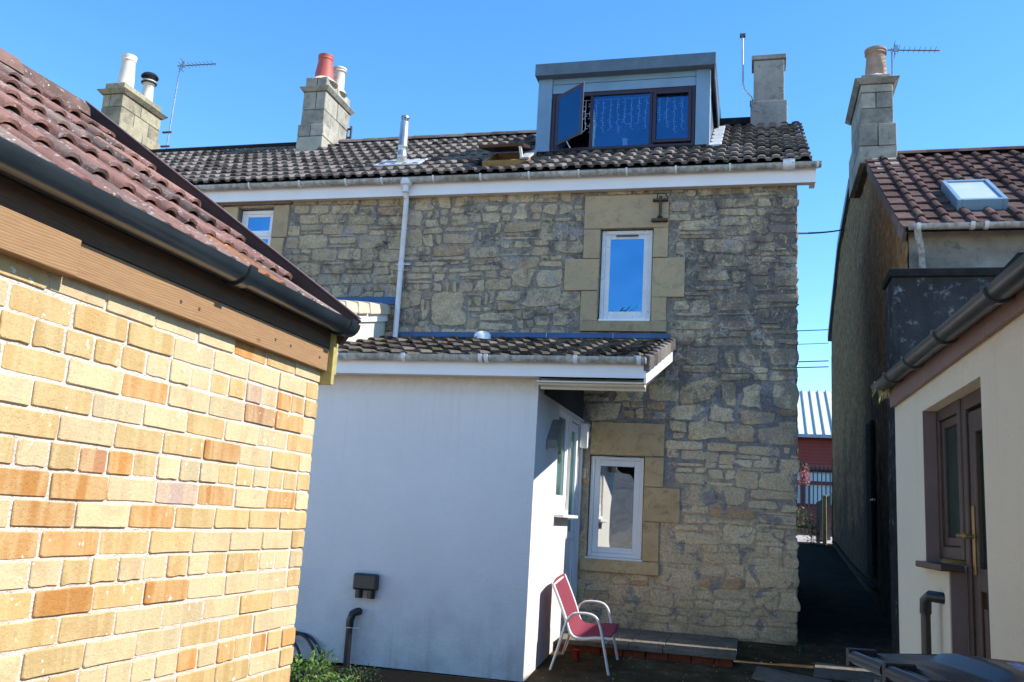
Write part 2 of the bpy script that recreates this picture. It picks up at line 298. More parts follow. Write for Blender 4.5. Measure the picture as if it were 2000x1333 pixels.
M=dict(
 stone=stone_mat(), mortar=mortar_mat(), ashlar=ashlar_mat(),
 chim=ashlar_mat('chimney_stone',((.13,.125,.115),(.30,.28,.235),(.43,.40,.33)),False),
 chimY=ashlar_mat('lichened_chimney_stone',((.11,.10,.08),(.30,.265,.185),(.42,.375,.26)),False),
 brick=brick_mat(),
 bmortar=simple('lime_mortar',(.66,.56,.48),.95,noise=.2,nsc=14,bump=.008,stain=((.22,.18,.14),.62)),
 clay=tile_mat('clay_roof_tile',(.13,.075,.065),(.26,.14,.115),(.36,.21,.165),(.46,.40,.36),.575),
 ctile=tile_mat('concrete_roof_tile',(.05,.042,.04),(.135,.118,.108),(.22,.195,.175),(.27,.25,.21),.60),
 rtile=tile_mat('brown_roof_tile',(.05,.03,.026),(.10,.062,.055),(.15,.095,.085),(.2,.18,.15),.66),
 white=render_mat('white_render',(.86,.80,.76),(.25,.21,.2),(.55,.40,.25),2.46,.95),
 cream=render_mat('cream_render',(.88,.76,.55),(.3,.27,.2),(.4,.33,.2),2.04,.9),
 upvc=simple('white_plastic',(.78,.78,.8),.35,noise=.06,nsc=3),
 upvcd=simple('weathered_white_plastic',(.66,.66,.68),.45,noise=.12,nsc=9,stain=((.12,.11,.1),.60)),
 fascia=simple('fascia_plastic',(.74,.72,.74),.4,noise=.06,nsc=2),
 gutter=gutter_mat(),
 black=simple('black_plastic',(.018,.018,.02),.32,noise=.3,nsc=6),
 blackg=simple('dark_gutter_plastic',(.03,.036,.04),.3,noise=.4,nsc=5,stain=((.09,.1,.08),.62)),
 timber=timber_mat('softwood_beam',(.20,.11,.05),(.33,.20,.10),(.5,.3,1.5)),
 dtimber=timber_mat('shaded_beam_timber',(.06,.035,.02),(.12,.075,.045),(.5,.3,1.5)), ggut=simple('glossy_black_gutter',(.02,.028,.034),.22,noise=.3,nsc=6,spec=.9),  # dtimber carries the painted shadow tone of the eaves beam
 ptimber=timber_mat('treated_timber',(.30,.25,.08),(.42,.36,.14),(1,1,.25)),
 brown=simple('dark_brown_paint',(.05,.022,.013),.45,noise=.3,nsc=8,bump=.002),
 brownl=simple('brown_fascia_paint',(.17,.10,.08),.5,noise=.18,nsc=5,bump=.002),
 reveal=simple('purple_grey_paint',(.16,.115,.105),.6,noise=.15,nsc=5),
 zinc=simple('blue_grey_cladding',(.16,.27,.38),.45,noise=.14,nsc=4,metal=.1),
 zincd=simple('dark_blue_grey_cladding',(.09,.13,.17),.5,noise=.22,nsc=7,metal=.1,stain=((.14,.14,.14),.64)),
 lead=simple('lead_flashing',(.03,.085,.20),.45,noise=.2,nsc=5,metal=.3),
 leadl=simple('pale_lead',(.4,.42,.44),.6,noise=.3,nsc=14,stain=((.3,.32,.12),.6)),
 maroon=simple('dark_maroon_frame',(.032,.012,.022),.35,noise=.15),
 glassB=glass_mat('reflecting_glass',(.04,.06,.09),.40,(.25,.62,1.0)),
 glassD=glass_mat('dormer_glass',(.75,.85,.95),.08,(.25,.6,1.0)),
 glassW=glass_mat('clear_mirror_glass',(.12,.14,.13),.55,(.9,.95,.95)),
 glassG=glass_mat('green_obscure_glass',(.12,.22,.2),.25,(.5,.75,.7),.12),
 room=simple('dark_room',(.012,.016,.022),.9),
 steel=simple('galvanised_steel',(.45,.45,.46),.35,metal=.8,noise=.2,nsc=14),
 alu=simple('aerial_aluminium',(.4,.4,.42),.35,metal=.7),
 alud=simple('aerial_dark_metal',(.12,.1,.11),.45,metal=.5),
 iron=simple('rusty_iron',(.06,.045,.035),.75,noise=.4,nsc=25,bump=.004),
 potw=simple('pale_chimney_pot',(.62,.57,.50),.8,noise=.15,nsc=6,stain=((.42,.2,.13),.57)),
 potr=simple('red_chimney_pot',(.36,.075,.06),.6,noise=.12,nsc=6),
 potb=simple('buff_chimney_pot',(.36,.25,.19),.85,noise=.2,nsc=7,stain=((.2,.16,.14),.6)),
 fabric=simple('red_mesh_fabric',(.17,.017,.042),.8,noise=.12,nsc=30),
 cframe=simple('chair_white_metal',(.62,.62,.6),.35,noise=.12,nsc=20,stain=((.3,.24,.16),.66)),
 ground=ground_mat(),
 slab=simple('paving_slab',(.17,.15,.12),.9,noise=.3,nsc=5,bump=.01,stain=((.07,.07,.05),.55)),
 rbrick=simple('red_step_brick',(.25,.07,.035),.85,noise=.35,nsc=16,bump=.01,stain=((.06,.05,.04),.6)),
 redcup=simple('red_cup_plastic',(.35,.02,.02),.35,noise=.1),
 redwall=simple('red_painted_boards',(.36,.055,.04),.7,noise=.12,nsc=4),
 redtrim=simple('dark_red_trim',(.16,.03,.035),.5,noise=.1),
 roofm=simple('pale_metal_roof',(.62,.64,.63),.45,noise=.08,nsc=3),
 roofs=simple('green_grey_seam',(.12,.17,.16),.5,noise=.1),
 blind=simple('pale_blind',(.62,.68,.68),.8,noise=.08,nsc=12),
 leaf=leaf_mat('bright_leaf',(.04,.10,.015),(.16,.26,.05)), leafd=leaf_mat('dull_leaf',(.02,.045,.012),(.05,.09,.025)),
 flower=leaf_mat('pink_flower',(.45,.08,.12),(.6,.3,.25)), straw=leaf_mat('dry_grass',(.25,.22,.08),(.45,.4,.2)),
 stem=simple('plant_stem',(.08,.1,.04),.7),
 dren=simple('dark_lichened_render',(.045,.047,.05),.95,noise=.4,nsc=3,bump=.02,stain=((.22,.23,.23),.565)),
 coping=simple('dark_coping',(.03,.03,.03),.95,noise=.4,nsc=9,bump=.02),
 gren=simple('grey_patchy_render',(.29,.27,.24),.95,noise=.4,nsc=2.4,bump=.02,stain=((.14,.15,.15),.55)),
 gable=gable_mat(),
 underlay=simple('roof_underlay',(.02,.02,.02),.95), soffit=simple('dark_soffit_board',(.035,.035,.035),.8,noise=.3,nsc=5),
 brass=simple('brass',(.35,.23,.08),.35,metal=.8), fence=simple('old_grey_fence',(.2,.17,.17),.9,noise=.3,nsc=6,bump=.01),
 fpost=simple('pale_timber_post',(.42,.33,.15),.8,noise=.3,nsc=10), lamp=simple('lamp_grey_plastic',(.2,.19,.17),.4),
 binp=simple('navy_bin_plastic',(.008,.010,.016),.28,noise=.25,nsc=5), bint=simple('dusty_bin_lid',(.03,.03,.03),.33,noise=.5,nsc=4,stain=((.025,.028,.04),.5)),
 paint=simple('lilac_paint',(.42,.42,.75),.6,noise=.15), blindg=simple('green_blind',(.25,.3,.24),.7), sofc=simple('cream_soffit_plastic',(.6,.58,.5),.45,noise=.08),
 soil=simple('dark_soil',(.012,.01,.008),.95,noise=.5,nsc=20,bump=.03), wood_in=simple('varnished_pine',(.32,.19,.07),.5,noise=.2,nsc=9),
 strand=simple('white_light_string',(.8,.8,.85),.5,noise=.05), cable=simple('black_cable',(.02,.03,.04),.6), sill=simple('white_sill',(.8,.8,.78),.5,noise=.08,nsc=9),
)
# ------------------------------------------------------------------ generic builders
def rect_wall(mb,x0,x1,z0,z1,y0,y1,holes=(),top=None):
    """solid wall in the xz plane with rectangular openings, built from butted blocks"""
    xs=sorted({x0,x1,*[h[0] for h in holes],*[h[1] for h in holes]}); zs=sorted({z0,z1,*[h[2] for h in holes],*[h[3] for h in holes]})
    for i in range(len(xs)-1):
        for j in range(len(zs)-1):
            cx=(xs[i]+xs[i+1])/2; cz=(zs[j]+zs[j+1])/2
            if any(h[0]<cx<h[1] and h[2]<cz<h[3] for h in holes): continue
            mb.box(xs[i],xs[i+1],y0,y1,zs[j],zs[j+1])
def window(parent,fn,u0,u1,v0,v1,fw=.05,splits=(),mat='upvc',glass='glassW',depth=.06,sash=.035,sill=None,room=.5,hsplits=(),label=None,sillmat='sill',room_mat='room',bev=.006):
    """fn maps (u across, v up, d outwards) to world; a window part with pane, sill and dark room behind as sub-parts"""
    f=MB(lambda a,b,c: fn(a,c,b))
    def bar(a0,a1,b0,b1,d0,d1): f.box(a0,a1,d0,d1,b0,b1)
    bar(u0,u0+fw,v0,v1,-depth,0); bar(u1-fw,u1,v0,v1,-depth,0); bar(u0+fw,u1-fw,v1-fw,v1,-depth,0); bar(u0+fw,u1-fw,v0,v0+fw,-depth,0)
    cells=[]; us=[u0+fw]+[x for s in splits for x in (s-fw*.4,s+fw*.4)]+[u1-fw]
    for s in splits: bar(s-fw*.4,s+fw*.4,v0+fw,v1-fw,-depth,-.002)
    vs_=[v0+fw]+[x for s in hsplits for x in (s-fw*.4,s+fw*.4)]+[v1-fw]
    for s in hsplits: bar(u0+fw,u1-fw,s-fw*.4,s+fw*.4,-depth,-.004)
    for i in range(0,len(us),2):
        for j in range(0,len(vs_),2): cells.append((us[i],us[i+1],vs_[j],vs_[j+1]))
    for a0,a1,b0,b1 in cells:
        if sash:
            bar(a0,a0+sash,b0,b1,-depth,-.012); bar(a1-sash,a1,b0,b1,-depth,-.012); bar(a0+sash,a1-sash,b1-sash,b1,-depth,-.012); bar(a0+sash,a1-sash,b0,b0+sash,-depth,-.012)
    w=f.build('window',M[mat],parent,bevel=bev)
    if label: w['label']=label
    for a0,a1,b0,b1 in cells:
        g=MB(lambda a,b,c: fn(a,c,b)); g.box(a0+sash*.6,a1-sash*.6,-.03,-.024,b0+sash*.6,b1-sash*.6); g.build('pane',M[glass],w)
    if sill:
        s_=MB(lambda a,b,c: fn(a,c,b)); s_.box(u0-sill[0],u1+sill[0],-depth,sill[1],v0-sill[2],v0-.001); s_.build('sill',M[sillmat],w,bevel=.005)
    if room:
        r=MB(lambda a,b,c: fn(a,c,b)); k=.01
        r.box(u0+k,u1-k,-room-.02,-room,v0+k,v1-k)
        r.box(u0+k,u0+k+.01,-room,-depth-.002,v0+k,v1-k); r.box(u1-k-.01,u1-k,-room,-depth-.002,v0+k,v1-k)
        r.box(u0+k+.01,u1-k-.01,-room,-depth-.002,v1-k-.01,v1-k); r.box(u0+k+.01,u1-k-.01,-room,-depth-.002,v0+k,v0+k+.01)
        r.build('reveal_lining',M[room_mat],w)
    return w
def gutter_run(parent,p0,p1,r=.055,mat='gutter',out=Vector((0,-1,0)),clips=(),name='gutter',cap=True,clipw=.012,open_end=False):
    p0=Vector(p0);p1=Vector(p1); d=(p1-p0).normalized(); up_=Vector((0,0,1))
    def half(q0,q1,ro,ri,a0=0,a1=math.pi,n=10):
        V=[];F=[]
        for q in (q0,q1):
            for rr in (ro,ri):
                for k in range(n+1):
                    a=a0+(a1-a0)*k/n; V.append(tuple(q+out*(rr*math.cos(a))-up_*(rr*math.sin(a))))
        m=n+1
        for k in range(n):
            F+= [(k,k+1,2*m+k+1,2*m+k),(m+k,3*m+k,3*m+k+1,m+k+1),(k,m+k,m+k+1,k+1),(2*m+k,2*m+k+1,3*m+k+1,3*m+k)]
        F+=[(0,2*m,3*m,m),(n,m+n,3*m+n,2*m+n)]
        return V,F
    mb=MB(); mb.add(*half(p0,p1,r,r-.004)); g=mb.build(name,M[mat],parent,smooth=40)
    for q in (p0,p1):
        m2=MB(); m2.add(*half(q-d*.003,q+d*.003,r-.0045,0.001)); m2.build('stop_end',M[mat],g)
    for c in clips:
        q=p0.lerp(p1,c); m2=MB(); m2.add(*half(q-d*clipw,q+d*clipw,r+.009,r+.001,-.12,math.pi+.05,12))
        m2.build('clip',M['upvcd' if mat=='gutter' else mat],g,smooth=40)
    return g
def roman_tile(name,w,l,mat,r=.034,rh=.032,th=.013,rolls=(.25,.75),seed=0,q=6):
    rnd=random.Random(seed); pts=[(0,0)]
    for c in rolls:
        cx=c*w
        for k in range(q):
            a=math.pi-math.pi*k/(q-1); pts.append((cx+r*math.cos(a),rh*math.sin(a)**.8 if 0<k<q-1 else 0))
    pts.append((w-.003,0)); n=len(pts)
    V=[];F=[]
    for y,dz in ((0,0),(l*.5,rnd.uniform(-.002,.002)),(l,0)):
        for x,z in pts: V.append((x+rnd.uniform(-.0015,.0015),y+(rnd.uniform(-.005,.005) if y==0 else 0),z+dz))
    for y in (0,l):
        for x,z in pts: V.append((x,y,z-th))
    for j in range(2):
        for i in range(n-1): F.append((j*n+i,j*n+i+1,(j+1)*n+i+1,(j+1)*n+i))
    o=3*n
    for i in range(n-1):
        F.append((i,o+i,o+i+1,i+1)); F.append((o+i,o+n+i,o+n+i+1,o+i+1))
    F.append((0,n,2*n,o+n,o)); F.append((n-1,o+n-1,o+2*n-1,3*n-1,2*n-1))
    mb=MB(); mb.add(V,F); return mb.mesh(name,mat,smooth=35)
def lay_tiles(parent,meshes,org,wdir,sdir,ndir,ncol,nrow,w,gauge,skip=None,lift=.02,colf=None,jit=.006,stag=False):
    wdir,sdir,ndir=map(Vector,(wdir,sdir,ndir)); l=gauge*1.28; tilt=math.atan2(-lift,gauge)
    for j in range(nrow):
        for i in range(ncol):
            p=Vector(org)+wdir*(i*w)+sdir*(j*gauge)
            ctr=p+wdir*w/2+sdir*gauge/2
            if skip and skip(ctr,i,j): continue
            p=p+ndir*(lift+random.uniform(-.003,.004))+sdir*random.uniform(-jit,jit)
            Mx=Matrix(((wdir.x,sdir.x,ndir.x,p.x),(wdir.y,sdir.y,ndir.y,p.y),(wdir.z,sdir.z,ndir.z,p.z),(0,0,0,1)))@Matrix.Rotation(tilt+random.uniform(-.006,.006),4,'X')@Matrix.Rotation(random.uniform(-.008,.008),4,'Z')
            inst('tile',random.choice(meshes),parent,Mx,colf(ctr) if colf else None)
def rounded_stone(mb,poly,y,proud,t,fn=None,gap=.0,n=12,rough=.10):
    """irregular stone: outline from a 4-corner polygon, bellied front towards -y"""
    cx=sum(p[0] for p in poly)/len(poly); cz=sum(p[1] for p in poly)/len(poly)
    m=len(poly); pts=[]
    per=max(3,round(n/m))
    for i in range(m):
        a=poly[i]; b=poly[(i+1)%m]
        for k in range(per):
            s=(k+.5)/per
            pts.append([a[0]+(b[0]-a[0])*s,a[1]+(b[1]-a[1])*s])
    ext=min(max(p[0] for p in poly)-min(p[0] for p in poly),max(p[1] for p in poly)-min(p[1] for p in poly))
    for p in pts:
        p[0]+=random.gauss(0,1)*ext*rough*.55; p[1]+=random.gauss(0,1)*ext*rough*.4
    N=len(pts); V=[];F=[]
    for (sc,dy) in ((1,.006),(.955,-proud*.7),(.62,-proud)):
        for p in pts:
            V.append((cx+(p[0]-cx)*sc,y+dy+(random.uniform(-.35,.35)*proud if sc<.9 else 0),cz+(p[1]-cz)*sc))
    V.append((cx,y-proud*random.uniform(.7,1.2),cz))
    for r in range(2):
        for k in range(N): F.append((r*N+k,r*N+(k+1)%N,(r+1)*N+(k+1)%N,(r+1)*N+k))
    for k in range(N): F.append((2*N+k,2*N+(k+1)%N,3*N))
    mb.add(V,F,t)
def clip_poly(poly,ax,val,keep):
    out=[]
    for i in range(len(poly)):
        a=poly[i];b=poly[(i+1)%len(poly)]; da=(a[ax]-val)*keep; db=(b[ax]-val)*keep
        if da>=0: out.append(a)
        if (da>=0)!=(db>=0):
            s=da/(da-db); out.append([a[0]+(b[0]-a[0])*s,a[1]+(b[1]-a[1])*s])
    return out
def rubble_layout(x0,x1,z0,z1,hr,wr,p1,p2,gap,jit,holes):
    res=[]; z=z0
    while z<z1-.05:
        h=random.uniform(*hr)
        if z+h>z1-.07: h=z1-z
        x=x0-random.uniform(0,.15)
        while x<x1-.02:
            w=random.uniform(*wr)
            if x+w>x1-.1: w=x1-x
            k=random.random(); lay=1 if k<p1 else 2 if k<p1+p2 else 3
            if h<.15: lay=1 if k<.75 else 2
            cuts=[0]+sorted(random.uniform(.3,.7) if lay==2 else random.choice(((.25,.4),(.6,.75)))[q] for q in range(lay-1))+[1]
            for q in range(lay):
                za=z+h*cuts[q]; zb=z+h*cuts[q+1]; subs=[(x,x+w)]
                if lay>1 and random.random()<.35: s=random.uniform(.35,.65); subs=[(x,x+w*s),(x+w*s,x+w)]
                for xa,xb in subs:
                    g=gap*random.uniform(.5,1.6)
                    P=[[xa+g,za+g*.6],[xb-g,za+g*.6],[xb-g,zb-g*.6],[xa+g,zb-g*.6]]
                    if P[1][0]-P[0][0]<.03 or P[2][1]-P[1][1]<.02: continue
                    m=min(xb-xa,zb-za)*jit
                    wob=.03*math.sin(xa*2.3+za*1.7)
                    for p in P: p[0]+=random.uniform(-m,m); p[1]+=random.uniform(-m,m)*.8+wob
                    for p in P: p[0]=max(x0,min(x1,p[0])); p[1]=max(z0,min(z1,p[1]))
                    cx=sum(p[0] for p in P)/4; cz=sum(p[1] for p in P)/4; ok=True
                    for hx0,hx1,hz0,hz1 in holes:
                        if max(p[0] for p in P)<=hx0 or min(p[0] for p in P)>=hx1 or max(p[1] for p in P)<=hz0 or min(p[1] for p in P)>=hz1: continue
                        if hx0<cx<hx1 and hz0<cz<hz1: ok=False;break
                        ds=[(hx0-cx,0,hx0,-1),(cx-hx1,0,hx1,1),(hz0-cz,1,hz0,-1),(cz-hz1,1,hz1,1)]; d=max(ds,key=lambda e:e[0])
                        P=clip_poly(P,d[1],d[2],d[3])
                        if len(P)<3: ok=False;break
                    if ok and len(P)>=3: res.append(P)
            x+=w
        z+=h
    return res
def area(P): return abs(sum(P[i][0]*P[(i+1)%len(P)][1]-P[(i+1)%len(P)][0]*P[i][1] for i in range(len(P))))/2
def dressed(parent,mat,x0,x1,z0,z1,y,proud=.018,t=None,name='dressed_stone',depth=.06):
    mb=MB(); g=.004; j=lambda:random.uniform(-.004,.004)
    v=[(x0+g+j(),y-proud,z0+g+j()),(x1-g+j(),y-proud,z0+g+j()),(x1-g,y+depth,z0+g),(x0+g,y+depth,z0+g),(x0+g+j(),y-proud,z1-g+j()),(x1-g+j(),y-proud,z1-g+j()),(x1-g,y+depth,z1-g),(x0+g,y+depth,z1-g)]
    mb.hexa(v,t or (random.uniform(.35,.75),.5,0,1)); return mb.build(name,mat,parent,bevel=.006)
def chimney(house,x0,x1,y0,y1,z0,zs,zc,zcap,mat,sh=.03,cap=.08,label=None,capmat=None,below=.6):
    """stone stack: base shoulder z0..zs, shaft zs..zc, oversailing cap zc..zc+.07, blocking course to zcap"""
    core=MB(); core.box(x0+.02,x1-.02,y0+.02,y1-.02,z0-below-.02,zcap-.01); k=core.build('chimney',M['mortar'],house)
    if label: k['label']=label
    def course(a0,a1,b0,b1,c0,c1,i):
        nx=1 if i%2==0 else 2; ny=3 if i%2==0 else 2
        xs=[a0+(a1-a0)*q/nx for q in range(nx+1)]; ys=[b0+(b1-b0)*q/ny for q in range(ny+1)]
        if nx==2: xs[1]+=random.uniform(-.08,.08)
        for q in range(1,ny): ys[q]+=random.uniform(-.06,.06)
        for p in range(nx):
            for q in range(ny):
                mb=MB(); o=random.uniform(0,.006); g=.005
                mb.box(xs[p]+(g if p else -o),xs[p+1]-(g if p<nx-1 else -o),ys[q]+(g if q else -o),ys[q+1]-(g if q<ny-1 else -o),c0+g,c1-g,(random.uniform(.2,.85),.5,0,1))
                mb.build('stone',mat,k,bevel=.01)
    z=z0-below; i=0
    while z<zs-.02:
        h=min(.27,zs-z); h=zs-z if zs-z-h<.1 else h; course(x0-sh,x1+sh,y0-sh,y1+sh,z,z+h,i); z+=h;i+=1
    while z<zc-.02:
        h=.25; h=zc-z if zc-z-h<.1 else h; course(x0,x1,y0,y1,z,z+h,i); z+=h;i+=1
    mb=MB(); c=cap
    mb.hexa([(x0-c*.3,y0-c*.3,zc),(x1+c*.3,y0-c*.3,zc),(x1+c*.3,y1+c*.3,zc),(x0-c*.3,y1+c*.3,zc),(x0-c,y0-c,zc+.07),(x1+c,y0-c,zc+.07),(x1+c,y1+c,zc+.07),(x0-c,y1+c,zc+.07)])
    mb.build('cap',capmat or mat,k,bevel=.008)
    if zcap>zc+.09: course(x0+.01,x1-.01,y0+.01,y1-.01,zc+.075,zcap,1)
    return k
def pot(parent,cx,cy,z,h,r0,r1,mat,rim=.02,lean=(0,0),label=None):
    pr=[(r0*1.08,z-.02),(r0,z+.03),(r0*.97+r1*.03,z+h*.3),(r1,z+h*.8),(r1+rim*.2,z+h*.82),(r1+rim*.9,z+h*.85),(r1+rim*.4,z+h*.9),(r1+rim,z+h*.94),(r1+rim,z+h),(r1*.8,z+h),(r1*.75,z+h*.7)]
    p=MB().lathe(cx,cy,pr,20,axis=lean).build('chimney_pot',mat,parent,smooth=40)
    MB().lathe(cx,cy,[(r0*1.6,z-.03),(r0*1.25,z+.02),(r0*1.02,z+.05)],16).build('mortar_flaunching',M['bmortar'],p,smooth=60)
    if label: p['label']=label
    return p
def aerial(name,label,base,top,boom_dir,boom_len,n,brackets=(),dark=True):
    base=Vector(base);top=Vector(top)
    t=thing(name,label,'aerial',base,'roof aerials')
    MB().tube([base,top],.013,8).build('mast',M['alu'],t,smooth=60)
    d=Vector(boom_dir).normalized(); side=Vector((0,1,0)) if abs(d.y)<.5 else Vector((1,0,0)); upv=d.cross(side)
    a=top+Vector((0,0,-.03))-d*.06
    bm=MB().tube([a,a+d*boom_len],.009,6).build('boom',M['alud'],t)
    for k in range(n):
        q=a+d*(boom_len*(k+1.2)/(n+1)); L=.07 if k>1 else .1
        MB().tube([q-side*L*1.3+Vector((0,0,.012)),q+side*L*1.3+Vector((0,0,.012))],.004,5).build('element',M['alud'],bm)
    MB().box(a.x+.09,a.x+.15,a.y-.012,a.y+.012,a.z-.03,a.z+.07).build('dipole',M['alu'],t)
    r=a+d*.1
    MB().tube([r+Vector((0,-.08,.10)),r+Vector((0,.08,.10))],.005,5).tube([r+Vector((0,-.08,-.09)),r+Vector((0,.08,-.09))],.005,5).tube([r+Vector((0,0,-.09)),r+Vector((0,0,.1))],.006,5).build('reflector',M['alud'],t)
    for z in brackets:
        MB().box(base.x-.12,base.x+.06,base.y-.02,base.y+.02,z-.012,z+.012).build('bracket',M['alud'],t)
    return t
def leaf_cluster(mb,c,r,h,n,size,up=.5):
    for _ in range(n):
        a=random.uniform(0,2*math.pi); rr=r*math.sqrt(random.random()); z=h*(random.random()**.7)*(1-.5*(rr/r)**2)
        p=Vector((c[0]+rr*math.cos(a),c[1]+rr*math.sin(a),c[2]+z))
        d=Vector((math.cos(a+random.uniform(-1.2,1.2)),math.sin(a+random.uniform(-1.2,1.2)),random.uniform(-.3,up*2))).normalized()
        s=size*random.uniform(.5,1.3); side=d.cross(Vector((random.uniform(-.5,.5),random.uniform(-.5,.5),1))).normalized(); n_=side.cross(d)
        w=s*random.uniform(.25,.42); t=random.random()
        V=[p,p+d*s*.4+side*w*.5+n_*.1*s,p+d*s*.75+side*w*.35+n_*.05*s,p+d*s-n_*.15*s,p+d*s*.75-side*w*.35+n_*.05*s,p+d*s*.4-side*w*.5+n_*.1*s]
        mb.add([tuple(v) for v in V],[(0,1,5),(1,2,4,5),(2,3,4)],(t,t,t,1))
def plant(name,label,c,r,h,n,size,mat='leaf',nst=8,cat='plant',up=.5):
    t=thing(name,label,cat,c)
    mb=MB(); leaf_cluster(mb,c,r,h,n,size,up); mb.build('foliage',M[mat],t,sheet=True)
    st=MB()
    for k in range(nst):
        a=random.uniform(0,6.28); rr=r*.8*random.random(); st.tube([(c[0]+rr*.3*math.cos(a),c[1]+rr*.3*math.sin(a),c[2]-.02),(c[0]+rr*math.cos(a),c[1]+rr*math.sin(a),c[2]+h*random.uniform(.5,.9))],.003,5)
    st.build('stem',M['stem'],t); return t
def gz(y): return 0 if y<8 else min(.095*(y-8),1.43)
# ------------------------------------------------------------------ ground
g=MB(); ys=[-60,-10,0,4,6,7,8]+[8+.5*i for i in range(1,31)]+[23.06,26,40,80,300]
xs=[-300,-60,-20]+[-12+i for i in range(0,25)]+[20,60,300]
V=[(x,y,gz(y)+(random.uniform(-.008,.008) if abs(x)<12 and 0<y<24 else 0)) for y in ys for x in xs]; nx=len(xs)
g.add(V,[(j*nx+i,j*nx+i+1,(j+1)*nx+i+1,(j+1)*nx+i) for j in range(len(ys)-1) for i in range(nx-1)])
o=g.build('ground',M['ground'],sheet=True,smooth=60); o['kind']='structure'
yp=MB(); V=[(x,y,.012) for y in (-25,-12,-6,-2,0,2,4,6.3) for x in (-20,-8,-1.75,-1.2,.6,8,20)]
yp.add([v for v in V],[(j*7+i,j*7+i+1,(j+1)*7+i+1,(j+1)*7+i) for j in range(7) for i in range(6)])
o=yp.build('bounce_paving',simple('pale_bounce_concrete',(.56,.48,.38),.9,noise=.2,nsc=2,bump=.01),sheet=True); o['kind']='structure'  # unseen pale paving added to throw warm sunlight onto the front walls
# ------------------------------------------------------------------ main stone house
YF=10.55
house=thing('stone_house','rubble stone house with brown tiled roof, blue dormer and white fascia','house',(-3.2,10.6,0),'stone houses round the yard')
UW=(-1.80,-1.17,3.73,4.87); LW=(-1.82,-1.19,1.0,2.16); SW=(-6.75,-6.22,4.2,5.28)
wall=MB(); rect_wall(wall,-7.0,.45,-.1,5.5,YF+.012,YF+.4,[UW,LW,SW])
wall.box(.1,.449,YF+.4,15.2,-.1,5.36)
wall.prism([(YF+.3,5.36),(15.2,5.36),(12.85,6.93)],.1,.449,'x')
wall.box(-7,.1,14.9,15.2,-.1,5.36)
wallo=wall.build('wall',M['mortar'],house)
holes=[UW,LW,SW,(-2.01,-.99,4.87,5.3),(-2.0,-.98,3.6,3.73),(-1.82,-.97,2.16,2.54),(-1.87,-.99,.86,1.0),(-4.3,-1.95,0,3.4),
 (-2.01,-1.8,4.5,4.87),(-2.22,-1.8,4.1,4.5),(-2.01,-1.8,3.73,4.1),(-1.17,-.99,4.5,4.87),(-1.17,-.79,4.02,4.5),(-1.17,-.99,3.73,4.02),
 (-1.19,-.97,1.82,2.16),(-1.19,-.78,1.44,1.82),(-1.19,-1.0,1.0,1.44),(-6.22,-5.98,4.1,5.3),(-6.98,-6.75,4.1,5.3)]
st=rubble_layout(-6.95,-4.33,3.45,5.42,(.11,.2),(.2,.42),.75,.2,.014,.10,holes)
st+=rubble_layout(-4.33,.475,2.35,5.42,(.15,.31),(.14,.5),.38,.38,.018,.2,holes)
st+=rubble_layout(-1.9,.475,.25,2.35,(.14,.28),(.18,.56),.38,.40,.012,.18,holes)
st.sort(key=area,reverse=True)
rest=MB()
for k,P in enumerate(st):
    cz=sum(p[1] for p in P)/len(P); cx=sum(p[0] for p in P)/len(P)
    if max(p[0] for p in P)>.44:
        for p in P:
            if p[0]>.4: p[0]=.45+random.uniform(.0,.035)
    low=cz<2.35; t=(random.uniform(.45,.95) if low else (random.uniform(.15,.6) if random.random()<.55 else random.uniform(.6,1.0)),random.random(),0,1)
    pr=random.uniform(.002,.007) if low else random.uniform(.003,.013)
    if k<285:
        mb=MB(); rounded_stone(mb,P,YF+.006,pr,t,n=16,rough=.05 if cx<-4.3 else .085); mb.build('stone',M['stone'],wallo,smooth=50)
    else: rounded_stone(rest,P,YF+.006,pr,t,n=9)
rest.build('small_stone',M['stone'],wallo,smooth=50,kind='stuff')
qz=.2
while qz<5.2:   # corner stones returning along the alley side
    h=random.uniform(.14,.3); d=random.uniform(.2,.5); mb=MB(); o=random.uniform(.0,.03)
    rounded_stone(mb,[[YF+.02,qz+.012],[YF+d,qz+.01],[YF+d,qz+h-.01],[YF+.02,qz+h-.012]],0,.02,(random.uniform(.3,.9),random.random(),0,1),n=12)
    mb.v=[(.452-v[1],v[0],v[2]) for v in mb.v]; mb.build('corner_stone',M['stone'],wallo,smooth=50); qz+=h
for a in [(-2.01,-.99,4.87,5.29),(-2.01,-1.8,4.5,4.87),(-2.22,-1.8,4.1,4.5),(-2.01,-1.8,3.73,4.1),(-1.17,-.99,4.5,4.87),(-1.17,-.79,4.02,4.5),(-1.17,-.99,3.73,4.02),
          (-1.82,-.97,2.16,2.54),(-1.19,-.97,1.82,2.16),(-1.19,-.78,1.44,1.82),(-1.19,-1.0,1.0,1.44),(-6.22,-5.98,4.85,5.3),(-6.22,-6.02,4.45,4.85),(-6.98,-6.75,4.7,5.3)]:
    dressed(wallo,M['ashlar'],*a,YF)
dressed(wallo,M['ashlar'],-2.0,-.98,3.6,3.73,YF,.05,(.15,.5,0,1),'stone_sill'); dressed(wallo,M['ashlar'],-1.87,-.99,.86,1.0,YF,.06,(.8,.5,0,1),'stone_sill')
MB().box(-7.0,-5.96,YF-.05,YF+.02,5.31,5.365).build('timber_lintel',M['brownl'],wallo)
ff=lambda y:(lambda u,v,d:(u,y-d,v))
w=window(house,ff(YF+.055),-1.79,-1.18,3.76,4.86,.045,mat='upvcd',glass='glassB',sill=(.0,.06,.03),sash=.06,label='flaking white upstairs window')
MB().box(-1.62,-1.35,YF+.038,YF+.05,4.785,4.80).build('vent',M['black'],w)
